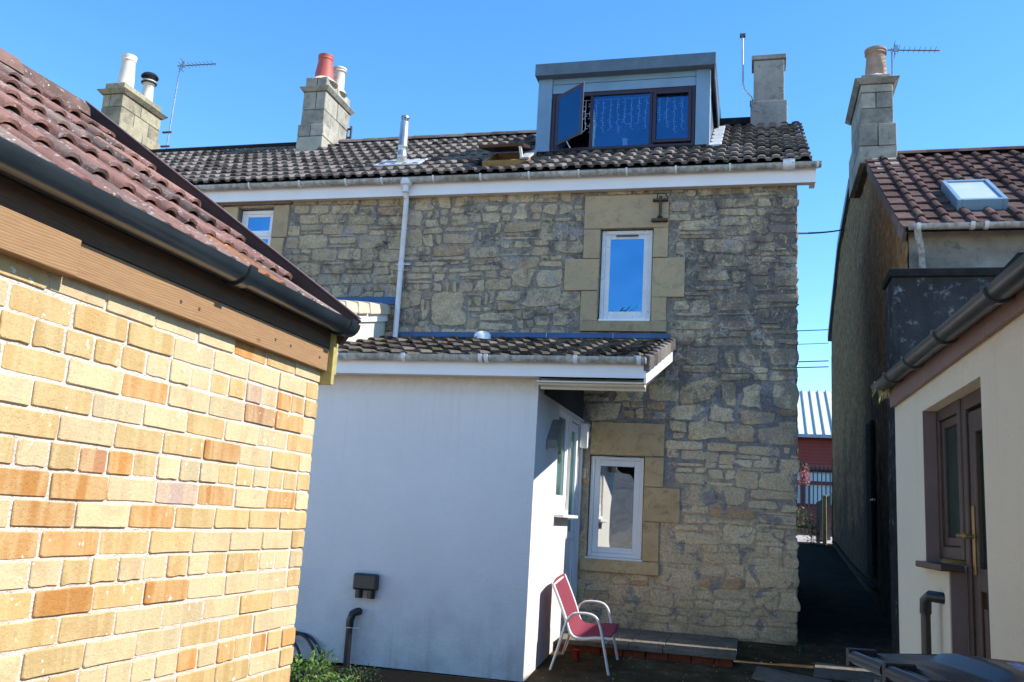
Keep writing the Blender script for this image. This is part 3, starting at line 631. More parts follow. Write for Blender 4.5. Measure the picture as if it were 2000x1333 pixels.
w=window(house,ff(YF+.05),-1.81,-1.2,1.02,2.15,.045,glass='glassW',sill=(.02,.08,.035),sash=.065,label='white downstairs window over the stone sill')
MB().box(-1.66,-1.36,YF+.028,YF+.046,2.115,2.135).build('vent',M['upvc'],w)
w=window(house,ff(YF+.09),-6.74,-6.23,4.2,5.27,.05,hsplits=(4.93,),glass='glassB',sash=.04,label='white two-light window by the far left')
# tie bar
tb=thing('iron_tie_plate','rusty iron wall tie shaped like a letter I beside the upper window','tie plate',(-1.09,YF,5.1))
mb=MB().tube([(-1.09,YF-.06,4.97),(-1.09,YF-.06,5.24)],.018,8).box(-1.18,-1.0,YF-.085,YF-.01,5.185,5.205).box(-1.19,-1.0,YF-.085,YF-.01,4.93,4.96); mb.build('bar',M['iron'],tb)
MB().tube([(-1.13,YF-.06,5.2),(-1.12,YF-.1,5.26),(-1.03,YF-.1,5.26),(-1.0,YF-.07,5.21)],.009,6).tube([(-1.12,YF-.07,4.97),(-1.09,YF-.09,5.0),(-1.06,YF-.07,4.97)],.012,6).build('hook',M['iron'],tb)
# roof
P32=R(32); sd=Vector((0,math.cos(P32),math.sin(P32))); nd=Vector((0,-math.sin(P32),math.cos(P32)))
E0=Vector((0,10.33,5.5625)); RL=(12.85-10.33)/math.cos(P32)
def rz(y): return 5.45+math.tan(P32)*(y-10.15)
roof=MB()
for s_ in (1,):
    roof.hexa([(-7.0,10.37,rz(10.37)-.06),(.62,10.37,rz(10.37)-.06),(.55,12.85,rz(12.85)-.06),(-7.0,12.85,rz(12.85)-.06),(-7.0,10.37,rz(10.37)-.015),(.62,10.37,rz(10.37)-.015),(.55,12.85,rz(12.85)-.015),(-7.0,12.85,rz(12.85)-.015)])
    roof.hexa([(-7.0,12.85,rz(12.85)-.06),(.55,12.85,rz(12.85)-.06),(.62,15.55,rz(10.15)-.06),(-7,15.55,rz(10.15)-.06),(-7.0,12.85,rz(12.85)-.005),(.55,12.85,rz(12.85)-.005),(.62,15.55,rz(10.15)-.005),(-7,15.55,rz(10.15)-.005)])
roofo=roof.build('roof',M['underlay'],house)
CT=[roman_tile('roof_tile',.32,.42,M['ctile'],r=.052,rh=.032,th=.03,seed=k) for k in range(4)]
def skipm(c,i,j): return (-2.88<c.x<-.5 and c.y>11.22) or (-3.36<c.x<-2.78 and 10.62<c.y<11.12) or (c.x<-6.6 and c.y>12.35)
lay_tiles(roofo,CT,(-6.98,10.33,5.5625),(1,0,0),sd,nd,24,10,.3165,RL/10,skip=skipm,lift=.04,jit=.009)
for k in range(17):
    x=-6.5+k*.425
    if x>-2.9: continue
    mb=MB(); V=[];F=[]
    for q,xx in enumerate((x,x+.43)):
        for a in range(7):
            an=math.pi*a/6; V.append((xx,12.85+.12*math.cos(an),rz(12.85)+.0+.085*math.sin(an)+(.008 if q==0 else 0)))
    F=[(a,a+1,8+a,7+a) for a in range(6)]+[tuple(range(7)),tuple(range(7,14))]; mb.add(V,F); mb.build('ridge_tile',M['ctile'],roofo,smooth=50)
MB().box(-.75,.36,12.76,12.94,rz(12.85)-.02,rz(12.85)+.10).build('ridge_capping',M['coping'],roofo,bevel=.02)
# fascia, soffit, gutter
MB().box(-7.0,.665,10.44,10.46,5.335,5.505).build('fascia',M['fascia'],house)
MB().box(-7.0,.645,10.462,YF,5.34,5.353).build('soffit',M['sofc'],house)
MB().box(.6,.66,10.462,YF+.15,5.354,5.52).build('verge_end_box',M['fascia'],house)
gutter_run(house,(-7.0,10.375,5.54),(.715,10.375,5.54),.058,clips=[.065,.16,.245,.31,.40,.48,.56,.64,.715,.79,.87,.955,.995])
MB().tube([(.30,10.375,5.54),(.43,10.375,5.54)],.066,12).build('gutter_joint',M['upvcd'],house,smooth=40)
# downpipe
dp=thing('downpipe','tall white drainpipe running down the stone wall from the gutter','drainpipe',(-4.28,YF-.06,3.5))
MB().tube([(-4.29,10.385,5.46),(-4.29,10.39,5.40),(-4.31,YF-.07,5.28),(-4.31,YF-.07,3.5)],.034,12).build('pipe',M['upvcd'],dp,smooth=50)
MB().lathe(-4.29,10.38,[(.04,5.36),(.045,5.44),(.075,5.46),(.075,5.53)],14).build('outlet',M['upvcd'],dp,smooth=50)
for z in (4.45,): MB().tube([(-4.31,YF-.07,z-.015),(-4.31,YF-.07,z+.015)],.041,12).box(-4.38,-4.2,YF-.05,YF-.03,z-.008,z+.008).build('clip',M['upvcd'],dp)
MB().tube([(-4.31,YF-.07,4.36),(-4.31,YF-.07,4.44)],.039,12).build('collar',M['upvcd'],dp,smooth=50)
ho=thing('black_overflow_pipe','short black overflow pipe poking from the wall left of the drainpipe','pipe',(-4.6,YF,4.75))
MB().tube([(-4.62,YF+.02,4.78),(-4.53,YF-.09,4.72)],.012,8).build('pipe',M['black'],ho)
# flue
fl=thing('metal_flue','grey metal flue pipe with slotted cap standing on the tiled roof','flue',(-4.6,10.9,5.9))
MB().lathe(-4.62,10.95,[(.062,5.8),(.062,6.05),(.07,6.06),(.07,6.11),(.062,6.12),(.062,6.2),(.07,6.21),(.07,6.24),(.06,6.25),(.06,6.58)],16).build('pipe',M['steel'],fl,smooth=50)
c_=MB()
for k in range(8):
    a=k*math.pi/4; c_.box(-4.62+.045*math.cos(a)-.008,-4.62+.045*math.cos(a)+.008,10.95+.045*math.sin(a)-.008,10.95+.045*math.sin(a)+.008,6.58,6.64)
c_.lathe(-4.62,10.95,[(.06,6.64),(.055,6.665),(.03,6.685)],16); c_.build('cowl',M['steel'],fl,smooth=40)
MB().hexa([(-4.95,10.78,rz(10.78)+.045),(-4.3,10.78,rz(10.78)+.045),(-4.3,11.1,rz(11.1)+.045),(-4.95,11.1,rz(11.1)+.045),(-4.95,10.78,rz(10.78)+.07),(-4.3,10.78,rz(10.78)+.07),(-4.3,11.1,rz(11.1)+.07),(-4.95,11.1,rz(11.1)+.07)]).build('flashing',M['leadl'],fl,bevel=.01)
# chimney 2 and bare stack
ch=chimney(house,-7.0,-6.62,12.4,13.3,6.9,7.32,7.88,8.14,M['chim'],sh=.03,cap=.07,label='pale stone chimney with one red and one cream pot')
pot(ch,-6.80,12.62,8.14,.46,.15,.115,M['potr'],rim=.012,label='red chimney pot'); pot(ch,-6.72,12.98,8.14,.42,.10,.095,M['potw'],rim=.025,label='cream chimney pot')
MB().box(-6.62,-6.55,13.25,13.29,7.6,7.62).box(-6.56,-6.54,13.25,13.29,7.4,7.66).box(-6.62,-6.55,13.25,13.29,7.45,7.47).build('iron_bracket',M['iron'],ch)
ch3=MB(); ch3.box(-.04,.38,12.62,13.0,6.6,8.02); k3=ch3.build('chimney',M['gren'],house,bevel=.01,label='plain grey rendered chimney stack without pots')
MB().box(-.08,.42,12.58,13.04,6.6,7.38).build('shoulder',M['gren'],k3,bevel=.01); MB().box(-.07,.41,12.6,13.03,8.03,8.1).build('cap',M['gren'],k3,bevel=.01)
po=thing('metal_pole','thin steel pole bolted beside the grey stack','pole',(-.2,12.65,7.4))
MB().tube([(-.04,12.66,7.36),(-.07,12.66,7.48),(-.17,12.66,7.6),(-.19,12.66,7.7),(-.2,12.66,8.46)],.014,8).build('pipe',M['alu'],po,smooth=60)
MB().box(-.24,-.16,12.63,12.69,8.43,8.47).build('cap',M['alud'],po); MB().box(-.09,-.02,12.64,12.68,7.34,7.42).build('bracket',M['iron'],po)
# dormer
YD=11.2
body=MB()
body.box(-2.62,-2.60,YD+.06,12.9,6.1,7.22); body.box(-.64,-.60,YD+.06,12.9,6.1,7.22)
dorm=body.build('dormer',M['zinc'],house,label='flat-roofed blue-grey dormer with a dark framed window')
MB().box(-2.83,-2.64,YD-.03,YD+.06,6.12,7.2).build('corner_board',M['zinc'],dorm,bevel=.004)
MB().box(-.75,-.57,YD-.03,YD+.06,6.12,7.2).build('corner_board',M['zinc'],dorm,bevel=.004)
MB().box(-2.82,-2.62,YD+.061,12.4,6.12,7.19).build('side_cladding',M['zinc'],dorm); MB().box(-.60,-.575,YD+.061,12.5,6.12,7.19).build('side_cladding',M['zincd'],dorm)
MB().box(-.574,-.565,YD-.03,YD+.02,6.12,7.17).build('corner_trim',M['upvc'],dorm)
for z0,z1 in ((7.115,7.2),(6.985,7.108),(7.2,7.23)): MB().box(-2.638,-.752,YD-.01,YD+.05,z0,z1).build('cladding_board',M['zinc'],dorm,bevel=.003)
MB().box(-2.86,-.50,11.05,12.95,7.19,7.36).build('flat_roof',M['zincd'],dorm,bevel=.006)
MB().hexa([(-.52,11.06,7.0),(-.505,11.06,7.0),(-.505,12.6,6.9),(-.52,12.6,6.9),(-.52,11.06,7.19),(-.505,11.06,7.19),(-.505,12.6,7.19),(-.52,12.6,7.19)]).build('side_trim',M['zincd'],dorm)
MB().box(-2.8,-.6,YD-.06,YD+.0,6.08,6.15).build('lead_apron',M['coping'],dorm)
MB().hexa([(-.57,11.15,rz(11.15)+.04),(-.42,11.15,rz(11.15)+.05),(-.42,12.5,rz(12.5)+.05),(-.57,12.5,rz(12.5)+.04),(-.57,11.15,rz(11.15)+.07),(-.42,11.15,rz(11.15)+.08),(-.42,12.5,rz(12.5)+.08),(-.57,12.5,rz(12.5)+.07)]).build('lead_soaker',M['leadl'],dorm,bevel=.008)
dw=window(house,ff(YD-.005),-2.636,-.754,6.16,6.98,.05,splits=(-2.10,-1.32),mat='maroon',glass='glassD',sash=0,depth=.05,room=1.1,label='dark maroon dormer window, left casement standing open')
for o_ in [c for c in dw.children if c.name.startswith('pane')][:1]: bpy.data.objects.remove(o_)
MB().box(-1.29,-1.25,YD-.04,YD-.006,6.215,6.93).box(-.845,-.805,YD-.04,YD-.006,6.215,6.93).box(-1.25,-.845,YD-.04,YD-.006,6.885,6.93).box(-1.25,-.845,YD-.04,YD-.006,6.215,6.26).build('casement_frame',M['maroon'],dw,bevel=.004)
# open casement, hinged on the left
hx,hy,an=-2.58,YD-.03,R(-40)
cf=lambda u,v,d:(hx+u*math.cos(an)-d*math.sin(an)*-1*-1, hy+u*math.sin(an)-d*math.cos(an), v)
cs=MB(lambda a,b,c: cf(a,c,b)); L=.56
cs.box(0,.05,-.02,.02,6.22,6.93).box(L-.05,L,-.02,.02,6.22,6.93).box(.05,L-.05,-.02,.02,6.88,6.93).box(.05,L-.05,-.02,.02,6.22,6.27)
cso=cs.build('open_casement',M['maroon'],dw,bevel=.004)
MB(lambda a,b,c: cf(a,c,b)).box(.04,L-.04,-.004,.002,6.26,6.89).build('casement_pane',M['glassD'],dw)
MB(lambda a,b,c: cf(a,c,b)).box(L+.001,L+.006,-.022,.018,6.22,6.93).build('casement_edge',M['upvc'],dw)
MB().tube([(-2.44,YD-.14,6.33),(-2.36,YD-.02,6.2)],.008,6).build('stay',M['upvc'],dw)
# string lights
sg=thing('string_lights','white icicle string lights hanging inside the dormer window','lights',(-1.7,YD+.12,6.9))
xs_=[-2.55,-2.45,-2.36,-2.2,-2.14,-2.06,-1.97,-1.87,-1.77,-1.68,-1.59,-1.49,-1.4,-1.22,-1.13,-1.03,-.93]
for i,x in enumerate(xs_):
    mb=MB(); z=6.92; L=random.uniform(.36,.5); p=[]; xx=x
    while z>6.92-L: p.append((xx,YD+.12,z)); z-=.035; xx=x+random.uniform(-.009,.009)
    mb.tube(p,.0048,4)
    for q in p[1:]:
        if random.random()<.7:
            s_=random.choice((-1,1)); mb.tube([q,(q[0]+s_*.022,q[1],q[2]-.018),(q[0]+s_*.03,q[1],q[2]-.008)],.0042,4)
    mb.build('light_strand',M['strand'],sg)
MB().tube([(-2.6,YD+.12,6.925),(-.8,YD+.12,6.925)],.004,4).build('cable',M['strand'],sg)
va=thing('flower_vase','glass vase of pink flowers on the dormer window sill','vase',(-1.68,YD+.25,6.22))
MB().lathe(-1.68,YD+.25,[(.035,6.22),(.04,6.3),(.03,6.36),(.045,6.4)],12).build('vase',M['blind'],va,smooth=50)
mb=MB(); mb2=MB()
for k in range(9):
    a=random.uniform(0,6.28); q=(-1.68+random.uniform(-.2,.2),YD+.25+random.uniform(-.05,.05),6.52+random.uniform(-.04,.08)); mb.tube([(-1.68,YD+.25,6.36),q],.003,4); leaf_cluster(mb2,(q[0],q[1],q[2]-.01),.03,.04,14,.03)
mb.build('stem',M['stem'],va); mb2.build('blossom',M['flower'],va,sheet=True)
# rooflight
rl=MB(); 
def rp(x,s,n): p=E0+sd*s+nd*n; return (x,p.y,p.z)
s0,s1=.31,.91
for a in ((-3.36,-3.30,s0,s1),(-2.84,-2.78,s0,s1),(-3.30,-2.84,s0,s0+.05),(-3.30,-2.84,s1-.05,s1)):
    rl.hexa([rp(a[0],a[2],0),rp(a[1],a[2],0),rp(a[1],a[3],0),rp(a[0],a[3],0),rp(a[0],a[2],.09),rp(a[1],a[2],.09),rp(a[1],a[3],.09),rp(a[0],a[3],.09)])
rlo=rl.build('rooflight',M['wood_in'],house,bevel=.004,label='propped-open rooflight with pine lining')
sh=MB(); q=.17
sh.hexa([rp(-3.38,s0-.02,.09+q),rp(-2.8,s0-.02,.09+q),rp(-2.8,s1,.10),rp(-3.38,s1,.10),rp(-3.38,s0-.02,.13+q),rp(-2.8,s0-.02,.13+q),rp(-2.8,s1,.14),rp(-3.38,s1,.14)]); sh.build('sash',M['brown'],rlo,bevel=.004)
MB().hexa([rp(-2.86,s0-.02,.1),rp(-2.74,s0-.02,.1),rp(-2.74,s1,.1),rp(-2.86,s1,.1),rp(-2.86,s0-.02,.125),rp(-2.74,s0-.02,.125),rp(-2.74,s1,.125),rp(-2.86,s1,.125)]).build('side_cover',M['leadl'],rlo,bevel=.004)
MB().hexa([rp(-2.86,s0+.02,.12),rp(-2.83,s0+.02,.12),rp(-2.83,s0+.05,.12),rp(-2.86,s0+.05,.12),rp(-2.86,s0-.02,.26),rp(-2.83,s0-.02,.26),rp(-2.83,s0+.01,.26),rp(-2.86,s0+.01,.26)]).build('stay',M['upvc'],rlo)
# ------------------------------------------------------------------ neighbouring terrace to the left
nb=thing('terrace_house','neighbouring terraced stone house whose roof continues to the far left','house',(-9.4,10.6,0),'stone houses round the yard')
nw=MB(); rect_wall(nw,-12.5,-7.0,-.1,5.5,YF+.012,YF+.4); nwo=nw.build('wall',M['mortar'],nb)
for P in rubble_layout(-9.4,-7.02,3.9,5.3,(.12,.2),(.2,.45),.8,.2,.014,.1,[]):
    mb=MB(); rounded_stone(mb,P,YF+.006,.012,(random.uniform(.3,.8),random.random(),0,1),n=12); mb.build('stone',M['stone'],nwo,smooth=50)
r2=MB(); r2.hexa([(-12.5,10.37,rz(10.37)-.06),(-7.0,10.37,rz(10.37)-.06),(-7.0,12.85,rz(12.85)-.06),(-12.5,12.85,rz(12.85)-.06),(-12.5,10.37,rz(10.37)-.015),(-7.0,10.37,rz(10.37)-.015),(-7.0,12.85,rz(12.85)-.015),(-12.5,12.85,rz(12.85)-.015)])
r2.hexa([(-12.5,12.85,rz(12.85)-.06),(-7,12.85,rz(12.85)-.06),(-7,15.55,rz(10.15)-.06),(-12.5,15.55,rz(10.15)-.06),(-12.5,12.85,rz(12.85)),(-7,12.85,rz(12.85)),(-7,15.55,rz(10.15)),(-12.5,15.55,rz(10.15))])
r2o=r2.build('roof',M['underlay'],nb)
lay_tiles(r2o,CT,(-11.42,10.33,5.5625),(1,0,0),sd,nd,14,10,.3165,RL/10,lift=.04,jit=.009)
MB().box(-12.0,-7.02,12.75,12.95,rz(12.85)-.02,rz(12.85)+.07).build('ridge_capping',M['coping'],r2o,bevel=.03)
MB().box(-12.5,-7.002,10.44,10.46,5.335,5.505).build('fascia',M['fascia'],nb)
gutter_run(nb,(-12.5,10.375,5.54),(-7.005,10.375,5.54),.058,clips=[.5,.7,.9])
c1=chimney(nb,-10.80,-10.40,12.4,13.45,7.2,7.6,8.08,8.30,M['chimY'],sh=.03,cap=.09,label='yellow-lichened stone chimney with two pale pots')
pot(c1,-10.62,12.68,8.30,.62,.135,.11,M['potw'],rim=.018,label='tall pale chimney pot with orange staining')
p2=pot(c1,-10.58,13.22,8.30,.42,.10,.085,M['potw'],rim=.03,label='shorter pale pot under a black cowl')
MB().lathe(-10.58,13.22,[(.10,8.66),(.135,8.67),(.14,8.69),(.10,8.70),(.10,8.76),(.15,8.78),(.16,8.80),(.12,8.85),(.05,8.87)],18).build('cowl',M['black'],p2,smooth=40)
aerial('television_aerial','tall silver television aerial strapped to the far left chimney',(-10.25,13.5,7.4),(-10.19,13.5,9.17),(1,0,-.02),.80,9,brackets=(7.58,7.85))
# ------------------------------------------------------------------ white rendered extension
XE=-1.90; Y1=8.12
ex=thing('rear_extension','white rendered single-storey extension with low brown tiled roof and white fascia','extension',(-3.1,8.2,0))
wl=MB(); wl.box(-4.28,XE,Y1,Y1+.25,.0,2.68)
dwn=(9.11,9.79,1.5,2.53); ddr=(9.80,10.5,.25,2.53)
side=MB(lambda a,b,c:(XE-b,a,c))
rect_wall(side,Y1+.25,YF-.01,.0,2.55,0,.25,[dwn,ddr])
wl.v+=side.v; n0=len(wl.v)-len(side.v); wl.f+=[[i+n0 for i in f] for f in side.f]; wl.t+=side.t
ew=wl.build('wall',M['white'],ex)
MB().prism([(Y1+.02,2.551),(YF-.01,2.551),(YF-.01,3.42),(Y1+.02,2.82)],XE-.2,XE-.02,'x').build('gable_infill',M['soffit'],ew)
MB().box(-4.28,XE+.012,Y1-.012,Y1+.2,-.1,.015).box(XE-.1,XE+.012,Y1+.2,9.78,-.1,.03).build('plinth',M['soil'],ew)
sf=lambda X:(lambda u,v,d:(X+d,u,v))
w=window(ex,sf(XE-.03),9.12,9.785,1.58,2.53,.04,glass='glassG',sash=.03,room=.5,label='white side window with slatted blind')
MB().box(XE-.05,XE-.035,9.12,9.785,1.47,1.578).build('panel',M['upvc'],w)
MB().box(XE-.03,XE+.10,9.08,9.86,1.425,1.455).build('sill',M['upvc'],w,bevel=.005)
for k in range(7): MB().box(XE-.16,XE-.10,9.17+k*.085,9.175+k*.085,1.62,2.48).build('blind_slat',M['blindg'],w)
df=MB(lambda a,b,c:(XE-.03+b,a,c))
def dbar(a0,a1,v0,v1,d0,d1): df.box(a0,a1,d0,d1,v0,v1)
dbar(9.80,9.85,.25,2.53,-.06,0); dbar(10.45,10.5,.25,2.53,-.06,0); dbar(9.85,10.45,2.48,2.53,-.06,0)
dbar(9.86,9.95,.27,2.47,-.05,-.012); dbar(10.35,10.44,.27,2.47,-.05,-.012); dbar(9.95,10.35,2.38,2.47,-.05,-.012); dbar(9.95,10.35,.27,.42,-.05,-.012); dbar(9.95,10.35,1.2,1.28,-.05,-.012)
do=df.build('door',M['upvc'],ex,bevel=.005)
MB().box(XE-.075,XE-.07,9.93,10.37,1.27,2.4).build('pane',M['glassG'],do); MB().box(XE-.08,XE-.06,9.94,10.36,.41,1.21).build('panel',M['upvc'],do)
MB().tube([(XE-.04,9.9,1.42),(XE+.03,9.9,1.42),(XE+.03,10.02,1.42)],.01,6).build('handle',M['steel'],do)
MB().box(XE-.6,XE-.58,9.8,10.5,.25,2.5).build('inner_lining',M['room'],do)
MB().box(XE-.02,XE+.07,10.42,YF-.01,2.22,2.5).build('lintel_block',M['sill'],ew,bevel=.008)
# extension roof: 15 degree lean-to
PE=math.atan2(.70,2.63); sde=Vector((0,math.cos(PE),math.sin(PE))); nde=Vector((0,-math.sin(PE),math.cos(PE)))
def ez(y): return 2.79+math.tan(PE)*(y-7.92)
er=MB(); er.hexa([(-4.6,7.95,ez(7.95)-.05),(-.92,7.95,ez(7.95)-.05),(-.92,YF-.005,ez(YF)-.05),(-4.6,YF-.005,ez(YF)-.05),(-4.6,7.95,ez(7.95)-.005),(-.92,7.95,ez(7.95)-.005),(-.92,YF-.005,ez(YF)-.005),(-4.6,YF-.005,ez(YF)-.005)])
ero=er.build('roof',M['underlay'],ex)
ET=[roman_tile('roof_tile',.30,.42,M['ctile'],r=.05,rh=.034,th=.024,rolls=(.5,),seed=k+9) for k in range(4)]
lay_tiles(ero,ET,(-4.50,7.90,ez(7.90)),(1,0,0),sde,nde,12,8,.3,2.62/math.cos(PE)/8,lift=.035,jit=.012,colf=lambda c:random.choice(((.55,.52,.45,1),(.7,.66,.6,1),(.45,.43,.38,1))))
for k in range(8):
    y=7.9+k*.33; mb=MB(); x=-.905
    mb.hexa([(x-.02,y,ez(y)-.08),(x+.035,y,ez(y)-.08),(x+.035,y+.34,ez(y+.34)-.09),(x-.02,y+.34,ez(y+.34)-.09),(x-.02,y,ez(y)+.075),(x+.035,y,ez(y)+.055),(x+.035,y+.34,ez(y+.34)+.03),(x-.02,y+.34,ez(y+.34)+.045)])
    mb.build('verge_tile',M['ctile'],ero,bevel=.01)
MB().box(-4.6,-.905,7.92,7.94,2.645,2.83).build('fascia',M['fascia'],ex)
MB().hexa([(-.925,7.942,2.60),(-.902,7.942,2.60),(-.902,YF-.005,3.26),(-.925,YF-.005,3.26),(-.925,7.942,2.79),(-.902,7.942,2.79),(-.902,YF-.005,3.46),(-.925,YF-.005,3.46)]).build('bargeboard',M['upvc'],ex,bevel=.003)
MB().box(-1.88,-.926,7.942,8.115,2.60,2.612).box(-4.3,-1.88,7.942,8.115,2.655,2.667).build('soffit',M['sofc'],ex)
MB().box(-1.88,-.926,8.0,8.115,2.585,2.599).box(-1.88,-.926,8.118,8.14,2.56,2.66).build('soffit_lip',M['sofc'],ex)
MB().hexa([(-1.88,8.141,2.60),(-.93,8.141,2.60),(-.93,YF-.01,3.24),(-1.88,YF-.01,3.24),(-1.88,8.141,2.615),(-.93,8.141,2.615),(-.93,YF-.01,3.255),(-1.88,YF-.01,3.255)]).build('soffit_board',M['soffit'],ex)
gutter_run(ex,(-4.6,7.865,2.815),(-.905,7.865,2.815),.056,clips=[.22,.40,.60,.615,.835,.985],clipw=.018)
MB().box(-4.28,-.95,YF-.03,YF+.0,3.52,3.585).build('lead_flashing',M['lead'],ex,bevel=.004)
for x in (-2.4,-1.6,-3.2): MB().box(x-.004,x+.004,YF-.036,YF-.03,3.52,3.585).build('flashing_lap',M['leadl'],ex)
vt=thing('roof_vent','small white domed vent on the low tiled roof against the wall','vent',(-3.12,10.25,3.48))
MB().lathe(-3.12,10.28,[(.10,3.44),(.10,3.50),(.08,3.53),(.03,3.545)],16).build('dome',M['sill'],vt,smooth=60)
la=thing('wall_lamp','grey wall lamp fixed above the side window under the eaves','lamp',(XE,8.75,2.25))
MB(lambda a,b,c:(XE+b,a,c)).prism([(8.55,2.06),(8.88,2.27),(8.88,2.36),(8.80,2.36),(8.55,2.14)],0.,.11,'y').build('shade',M['lamp'],la,bevel=.006)
MB(lambda a,b,c:(XE+b,a,c)).box(8.62,8.86,.0,.04,2.16,2.2).build('bracket',M['lamp'],la)
bx=thing('flue_cover','black plastic vent box with two outlets on the white wall','vent',(-3.4,Y1,.75))
MB().box(-3.52,-3.29,Y1-.09,Y1,.67,.82).build('cover',M['black'],bx,bevel=.02)
for x in (-3.465,-3.345): MB().tube([(x,Y1-.045,.60),(x,Y1-.045,.68)],.035,12).build('outlet',M['black'],bx,smooth=40); 
wp=thing('waste_pipe','black waste pipe bending down the white wall to the soil bed','pipe',(-3.5,Y1-.06,0))
MB().tube([(-3.47,Y1+.01,.475),(-3.47,Y1-.05,.475),(-3.50,Y1-.065,.46),(-3.52,Y1-.065,.40),(-3.52,Y1-.065,.34)],.036,12).build('bend',M['black'],wp,smooth=50)
MB().tube([(-3.52,Y1-.065,.36),(-3.52,Y1-.065,-.05)],.030,12).build('pipe',M['black'],wp,smooth=50)
MB().tube([(-3.52,Y1-.065,.335),(-3.52,Y1-.065,.342)],.038,12).box(-3.48,-3.43,Y1-.07,Y1-.06,.335,.342).build('cable_tie',M['cframe'],wp)
hs=thing('garden_hose','black hose coiled against the white wall by the brick corner','hose',(-4.0,Y1-.05,0))
for (cx,r,dy) in ((-4.02,.235,.03),(-4.08,.245,.05),(-4.16,.19,.07)):
    MB().tube([(cx+r*1.05*math.cos(a),Y1-dy-.02*math.sin(a*3),.0+r*math.sin(a)+.0) for a in [math.pi*k/16 for k in range(-1,18)]],.014,8).build('coil',M['black'],hs,smooth=60)
# ------------------------------------------------------------------ neighbour's lean-to beyond the brick building
ln=thing('white_lean_to','small white-boarded lean-to with pale verge tiles left of the drainpipe','extension',(-5.3,9.6,0))
XL=-4.45
def lz(y): return 3.93+.212*(y-10.55)
MB().prism([(8.4,0),(YF-.01,0),(YF-.01,lz(YF)-.15),(8.4,lz(8.4)-.15)],-6.6,XL-.03,'x').build('wall',M['sofc'],ln)
MB().hexa([(XL-.03,8.3,lz(8.3)-.24),(XL,8.3,lz(8.3)-.24),(XL,YF-.01,lz(YF)-.21),(XL-.03,YF-.01,lz(YF)-.21),(XL-.03,8.3,lz(8.3)-.06),(XL,8.3,lz(8.3)-.06),(XL,YF-.01,lz(YF)-.04),(XL-.03,YF-.01,lz(YF)-.04)]).build('bargeboard',M['upvc'],ln)
rr=MB().hexa([(-6.6,8.3,lz(8.3)-.05),(XL,8.3,lz(8.3)-.05),(XL,YF-.01,lz(YF)-.05),(-6.6,YF-.01,lz(YF)-.05),(-6.6,8.3,lz(8.3)),(XL,8.3,lz(8.3)),(XL,YF-.01,lz(YF)),(-6.6,YF-.01,lz(YF))]).build('roof',M['rtile'],ln)
mt=simple('pale_verge_tile',(.5,.4,.3),.8,noise=.2,nsc=7)
for k in range(7):
    y=8.3+k*.325; v=MB(); x=XL+.012
    v.hexa([(x-.02,y,lz(y)-.13),(x+.03,y,lz(y)-.13),(x+.03,y+.30,lz(y+.3)-.12),(x-.02,y+.30,lz(y+.3)-.12),(x-.22,y,lz(y)+.04),(x+.005,y,lz(y)+.02),(x+.005,y+.30,lz(y+.3)+.0),(x-.22,y+.30,lz(y+.3)+.02)])
    v.build('verge_tile',mt,rr,bevel=.012)
MB().box(-6.6,-4.36,YF-.04,YF+.0,3.93,4.03).build('lead_flashing',M['lead'],ln)
# ------------------------------------------------------------------ brick outbuilding on the left
bb=thing('brick_outbuilding','yellow brick outbuilding with red clay tile roof and black gutter in the left foreground','outbuilding',(-2.5,1.5,0))
XB=-1.76; YB=3.5
core=MB(); core.box(-4.4,XB-.0045,-1.5,YB-.006,-.1,1.96); core.prism([(-4.38,1.96),(-1.9,1.96),(-3.14,2.85)],-1.4,YB-.05,'y')
bw=core.build('wall',M['bmortar'],bb)
def brick_mesh(L,seed):
    rnd=random.Random(seed); h=.0655; mb=MB(); 
    # front face towards +x: y along, z up
    P=[]; c=.0045
    base=[(c,0),(L*.33,0),(L*.66,0),(L-c,0),(L,c),(L,h/2),(L,h-c),(L-c,h),(L*.66,h),(L*.33,h),(c,h),(0,h-c),(0,h/2),(0,c)]
    for y,z in base: P.append((y+rnd.gauss(0,.0011),z+rnd.gauss(0,.0009)))
    n=len(P); cy,cz=L/2,h/2; V=[]
    for sc,x in ((1,-.02),(1,-.0025),(.985,0)):
        for y,z in P:
            ins=0 if sc==1 else .0022
            V.append((x,y-(ins if y>cy else -ins),z-(ins if z>cz else -ins)))
    F=[]
    for r in range(2):
        for k in range(n): F.append((r*n+k,r*n+(k+1)%n,(r+1)*n+(k+1)%n,(r+1)*n+k))
    F.append(tuple(2*n+k for k in range(n))); mb.add(V,F); return mb.mesh('brick',M['brick'],smooth=30)
BS=[brick_mesh(.2145,k) for k in range(6)]; BH=[brick_mesh(.1035,20+k) for k in range(5)]; BC=[brick_mesh(.06,40+k) for k in range(2)]
def bcol():
    k=random.random()
    if k<.42: c=(.47,.325,.14)
    elif k<.8: c=(.52,.42,.25)
    elif k<.95: c=(.44,.21,.06)
    elif k<.98: c=(.40,.20,.10)
    else: c=(.43,.31,.25)
    f=random.uniform(.85,1.12); return (c[0]*f,c[1]*f,c[2]*f,1)
kinds={2:'H',6:'H',10:'H',14:'H',18:'H'}
for k in range(0,21):
    z=1.905-.075*k; hd=kinds.get(k)=='H'; y=YB-.002; first=True
    while y>1.15:
        if hd: me,L=random.choice(BH),.1035
        elif first and k%2==1: me,L=random.choice(BH),.1035
        else: me,L=random.choice(BS),.2145
        y-=L
        inst('brick',me,bw,Matrix.Translation((XB+random.uniform(-.0035,.003),y,z+random.uniform(-.0015,.0015)))@Matrix.Rotation(random.uniform(-.006,.006),4,'X'),bcol())
        y-=.0105+random.uniform(-.002,.002); first=False
fb=MB()
